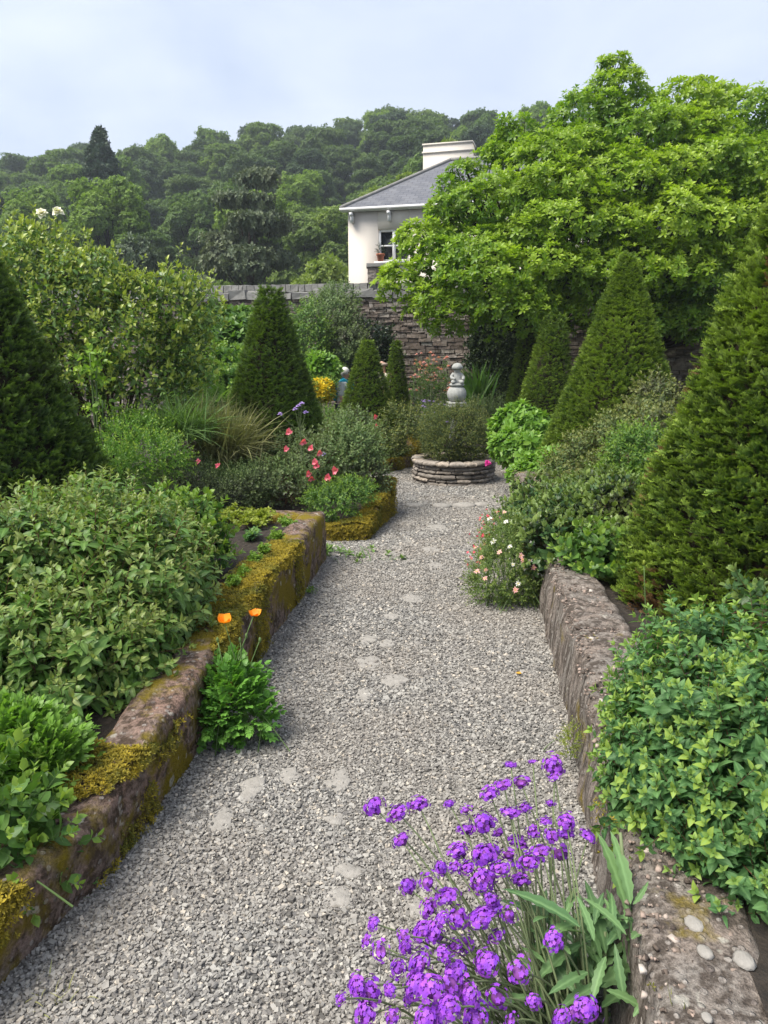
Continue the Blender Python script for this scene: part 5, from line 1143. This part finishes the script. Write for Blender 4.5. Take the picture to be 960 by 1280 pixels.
shrub('pink_tinged_plant', 'reddish-tinged leafy shoots sticking out in front of the huge yew cone', 'plant', Lp((955, 745, 2.7, 26, 26), (975, 780, 2.65, 26, 24)), T_rose, 34, .11, 'rose', 'stem_red', .6, .5, None, .3, nb=8, br=.004, seed=29.)
# moss-yellow little plant on the wall edge
shrub('stonecrop_plant', 'small yellow-green stonecrop tuft on the edge of the concrete wall above the verbena', 'plant', Lp((712, 935, 2.62, 9, 24), (716, 915, 2.66, 9, 10)), T_fine, 110, .035, 'lime', 'stem_green', .4, .5, None, .05, nb=4, br=.002, seed=30.)
o = thing('flower_stalk', (at(806, 790, 3.2)[0], 3.2, .3), 'single thin stalk with a yellow bud in front of the huge yew cone', 'plant'); g = Geo(); V, T = tube(bez(at(810, 800, 3.2), at(806, 750, 3.2), at(805, 706, 3.2), 5), [.0035, .003, .003, .0025, .002], 5); g.add(V, T); st = build('stalk', g, M['stem_green'], o); st['org'] = o['org']
g = Geo(); V, T = lathe([(.001, -.012), (.008, -.002), (.006, .012), (.001, .016)], 8, at(805, 704, 3.2)); g.add(V, T); build('bud', g, M['lime'], st)

# ------------------------------------------------------------------ purple verbena in front
HEADS = [(84, 193), (138, 207), (184, 190), (146, 266), (252, 187), (288, 200), (290, 243), (329, 230), (343, 165), (373, 143), (388, 100), (411, 140), (437, 92), (478, 185), (483, 107), (486, 125), (341, 293), (384, 300), (388, 205), (420, 195), (440, 250), (480, 258), (510, 255), (500, 298), (561, 258), (430, 315), (408, 357), (362, 250), (161, 372), (204, 362), (245, 390), (293, 328), (325, 360), (263, 325), (350, 420), (386, 435), (320, 440), (356, 480), (209, 420), (67, 490), (84, 452), (100, 515), (155, 505), (139, 552), (240, 520), (290, 500), (336, 540), (408, 560), (45, 592), (75, 605), (70, 655), (125, 660), (200, 665), (255, 590), (250, 640), (310, 665), (440, 625), (530, 650), (555, 640), (390, 670), (500, 670), (185, 545), (220, 470), (270, 440), (180, 590), (230, 480), (300, 620), (10, 620), (484, 490), (280, 300), (235, 330), (345, 350), (400, 265), (466, 225), (512, 230), (150, 480), (265, 560), (360, 620), (235, 440), (265, 500), (215, 600), (160, 620), (120, 600), (305, 370), (330, 300), (365, 330), (410, 280), (250, 620), (225, 660), (285, 600), (190, 470), (345, 400), (270, 290), (455, 290)]
def verbena():
    base = np.array([.36, 1.42, 0.]); o = thing('verbena_plant', base, 'clump of vivid purple verbena flower heads with long serrated leaves beside the path wall', 'flower')
    fl = Geo()                                          # a five petalled floret
    for k in range(5): put(fl, leaf(2, .42, .15, .15, 'obov'), rot('y', R(72 * k)) @ rot('x', R(82)) @ rot('y', math.pi), np.array([0, .2, 0]), 1., random.random(), .3 * random.random())
    fl = fl.cat(); heads = []
    for s in range(6):
        g = Geo(); n = (72, 64, 72, 40, 72, 28)[s]; i = np.arange(n) + .5; ph = np.arccos(1 - 1.45 * i / n); th = i * 2.39996; d = np.stack([np.sin(ph) * np.cos(th), np.sin(ph) * np.sin(th), np.cos(ph)], 1)
        d = d + rng.normal(size=d.shape) * .16; d *= rng.uniform(.75, 1.12, (n, 1)); scatter([fl], d * np.array([.85, .85, .6 + .25 * (s % 3)]), d, .25 * rng.uniform(.8, 1.25, n), g, up=False, tipadd=rng.random(n) * .5)
        V, T, A, MI = g.cat(); b = Geo(); b.addg(V, T, A, MI)
        V, T = lathe([(.08, -.75), (.35, -.5), (.55, -.05), (.5, .3), (.2, .48)], 9); b.add(V, T, .5, 0, .5, 1)
        m_ = build('flower_head', b, [M['purple'], M['purple_bud']]); C.objects.unlink(m_); heads.append(m_.data)
    for i, (cx, cy) in enumerate(HEADS):
        px, py = 420 + cx / 1.778, 900 + cy / 1.778; Yd = 1.78 - .0017 * (py - 950) + rng.uniform(-.05, .05); t_ = at(px, py, Yd); b0 = base + np.append(rng.normal(size=2) * .05, 0) + np.array([.1 * (px - 560) / 150, 0, 0])
        m_ = b0 * .55 + t_ * .45 + np.array([0, 0, .09 + .03 * rng.random()]); B = bez(b0, m_, t_, 8); g = Geo(); V, T = tube(B, np.linspace(.0035, .0018, 8), 5, False); g.add(V, T)
        st = build('flower_stem', g, M['stem_grey'], o); st['org'] = o['org']; h = bpy.data.objects.new('flower_head', heads[i % 6]); C.objects.link(h); h.parent = st; h.location = tuple(t_ - base)
        d = B[-1] - B[-2]; d = d / np.linalg.norm(d) + np.array([0, -.25, .5]) + rng.normal(size=3) * .2; h.rotation_mode = 'QUATERNION'; h.rotation_quaternion = Vector(d).to_track_quat('Z', 'Y'); s = .0245 * rng.uniform(.6, 1.18) * (.7 if i in (4, 10, 12, 40, 67, 13) else 1); h.scale = (s * rng.uniform(.9, 1.2), s * rng.uniform(.9, 1.2), s * (1.15 if i % 7 == 0 else rng.uniform(.55, .85)))
    # leaves
    big = leaf(13, .10, .3, .22, 'lance')
    V, T, md = big; V = V.copy(); e = (md > .9); V[e, 0] *= 1 + .16 * np.where(np.arange(e.sum()) % 4 < 2, 1, -1)
    P = []; D = []; S = []
    def lf(a, b, ya, yb):
        A_, B_ = at(420 + a[0] / 1.778, 900 + a[1] / 1.778, ya), at(420 + b[0] / 1.778, 900 + b[1] / 1.778, yb); P.append(A_); D.append(B_ - A_); S.append(np.linalg.norm(B_ - A_))
    for a, b, ya, yb in [((445, 580), (553, 462), 1.42, 1.5), ((300, 650), (440, 590), 1.36, 1.4), ((600, 525), (560, 625), 1.45, 1.36), ((600, 600), (716, 642), 1.4, 1.38), ((648, 430), (710, 583), 1.5, 1.42), ((648, 430), (600, 240), 1.5, 1.62), ((655, 410), (625, 240), 1.5, 1.6), ((600, 520), (565, 350), 1.5, 1.6), ((640, 620), (620, 500), 1.4, 1.45), ((560, 640), (500, 520), 1.4, 1.5), ((520, 600), (480, 470), 1.45, 1.55), ((590, 640), (690, 560), 1.4, 1.5), ((660, 660), (700, 600), 1.36, 1.4), ((560, 560), (480, 590), 1.42, 1.35), ((470, 560), (420, 460), 1.46, 1.55), ((660, 410), (700, 360), 1.5, 1.52), ((560, 480), (540, 380), 1.55, 1.62), ((500, 640), (600, 560), 1.36, 1.42)]: lf(a, b, ya, yb)
    for k in range(190):
        a = (rng.uniform(430, 660), rng.uniform(430, 700)); y = rng.uniform(1.4, 1.66); b = (a[0] + rng.normal() * 60, a[1] - rng.uniform(20, 120)); lf(a, b, y, y + .08)
    build('foliage', scatter([one((V, T, md), .5)], np.array(P), np.array(D), np.array(S), rw=.9), [M['verb_leaf']], o)
    g = Geo()
    for a, b, y in [((660, 690), (650, 400), 1.45), ((600, 680), (598, 470), 1.45), ((650, 430), (632, 250), 1.52)]:
        A_, B_ = at(420 + a[0] / 1.778, 900 + a[1] / 1.778, y), at(420 + b[0] / 1.778, 900 + b[1] / 1.778, y + .08); V, T = tube(bez(A_, (A_ + B_) / 2, B_, 5), np.linspace(.006, .004, 5), 6); g.add(V, T)
    build('leafy_shoot', g, M['stem_grey'], o)
verbena()
o = thing('grass_tuft', at(838, 1275, 1.25), 'yellowish strap leaves at the foot of the concrete wall beside the verbena', 'grass')
bp = np.array([at(842, 1290, 1.25), at(848, 1295, 1.24), at(838, 1290, 1.26)]); 
for k, (d_, l_) in enumerate([([-.1, 0, 1], .14), ([.1, -.1, 1.], .09), ([-.02, .05, 1], .1)]): build('blade', scatter([one(blade(5, .05, .1))], bp[k:k + 1], np.array([d_]), l_), [M['straw']], o)

# fallen bits
def fallen(label, px, py, s, mt, z=0.012, cat='fallen leaf', name='fallen_leaf'):
    c = gp(px, py, z); tag(build_at(name, c, scatter([one(leaf(3, .35, .2, .2, 'ovate'))], np.zeros((1, 3)), np.array([[rng.normal(), rng.normal(), .15]]), s), M[mt]), label, cat)
def build_at(name, c, g, m_): o = build(name, g, [m_]); o.location = tuple(c); return o
fallen('single yellow fallen leaf on gravel near the concrete wall', 652, 842, .035, 'yellow_leaf')
fallen('orange fallen petal on gravel beside the poppy plant', 344, 897, .02, 'yellow_leaf')
c = np.array([PC[0] + .27, PC[1] - PR_ * .92, PTOP - .02]); c = np.array([gp(612, 581, PTOP)[0], PC[1] - .56, PTOP - .01]); o = thing('fallen_rose', c, 'magenta bloom lying on the rim of the stone planter', 'flower'); build('petals', scatter([bloom], c[None], np.array([[0, -.6, .6]]), .055), [M['magenta']], o)
# pebbles and stones bedded on the near end of the right wall
for k, (px, py, a, lab) in enumerate([(881, 1190, 10, 'smooth white pebble on the near end of the concrete wall'), (930, 1200, 13, 'grey stone on the near end of the concrete wall'), (868, 1155, 12, 'chalky pale stone set in the concrete wall near the fuchsia shrub'), (884, 1272, 7, 'small white pebble at the lowest corner of the concrete wall'), (748, 785, 9, 'white stone lying on top of the weathered concrete wall')]):
    c = gp(px, py, .328); s = psc(px, py, c[1]); V, T = lathe([(.1, -.5), (.8, -.3), (1, 0), (.75, .35), (.3, .5)], 10); V = V * np.array([a * s, a * s * 1.3, a * s * .8]) * (1 + .2 * fbm(V * 1.5 + k * 5, 2))[:, None]; g = Geo(); g.add(V, T); oo = build('stone', g, M['slab']); oo.location = tuple(c); tag(oo, lab, 'stone')

# ------------------------------------------------------------------ the air between here and the hill
g = Geo(); V, T = box((0, 235, 29.5), (900, 600, 70)); g.add(V, T); hz_ = build('haze', g, [], smooth=False); tag(hz_, kind='stuff')
hm = bpy.data.materials.new('haze_air'); hm.use_nodes = True; t = hm.node_tree; t.nodes.clear(); ho = N(t, 'ShaderNodeOutputMaterial'); pv = N(t, 'ShaderNodeVolumePrincipled')
pv.inputs['Color'].default_value = (.82, .9, 1, 1); pv.inputs['Density'].default_value = .0009; pv.inputs['Anisotropy'].default_value = .3; t.links.new(pv.outputs[0], ho.inputs['Volume']); hz_.data.materials.append(hm)
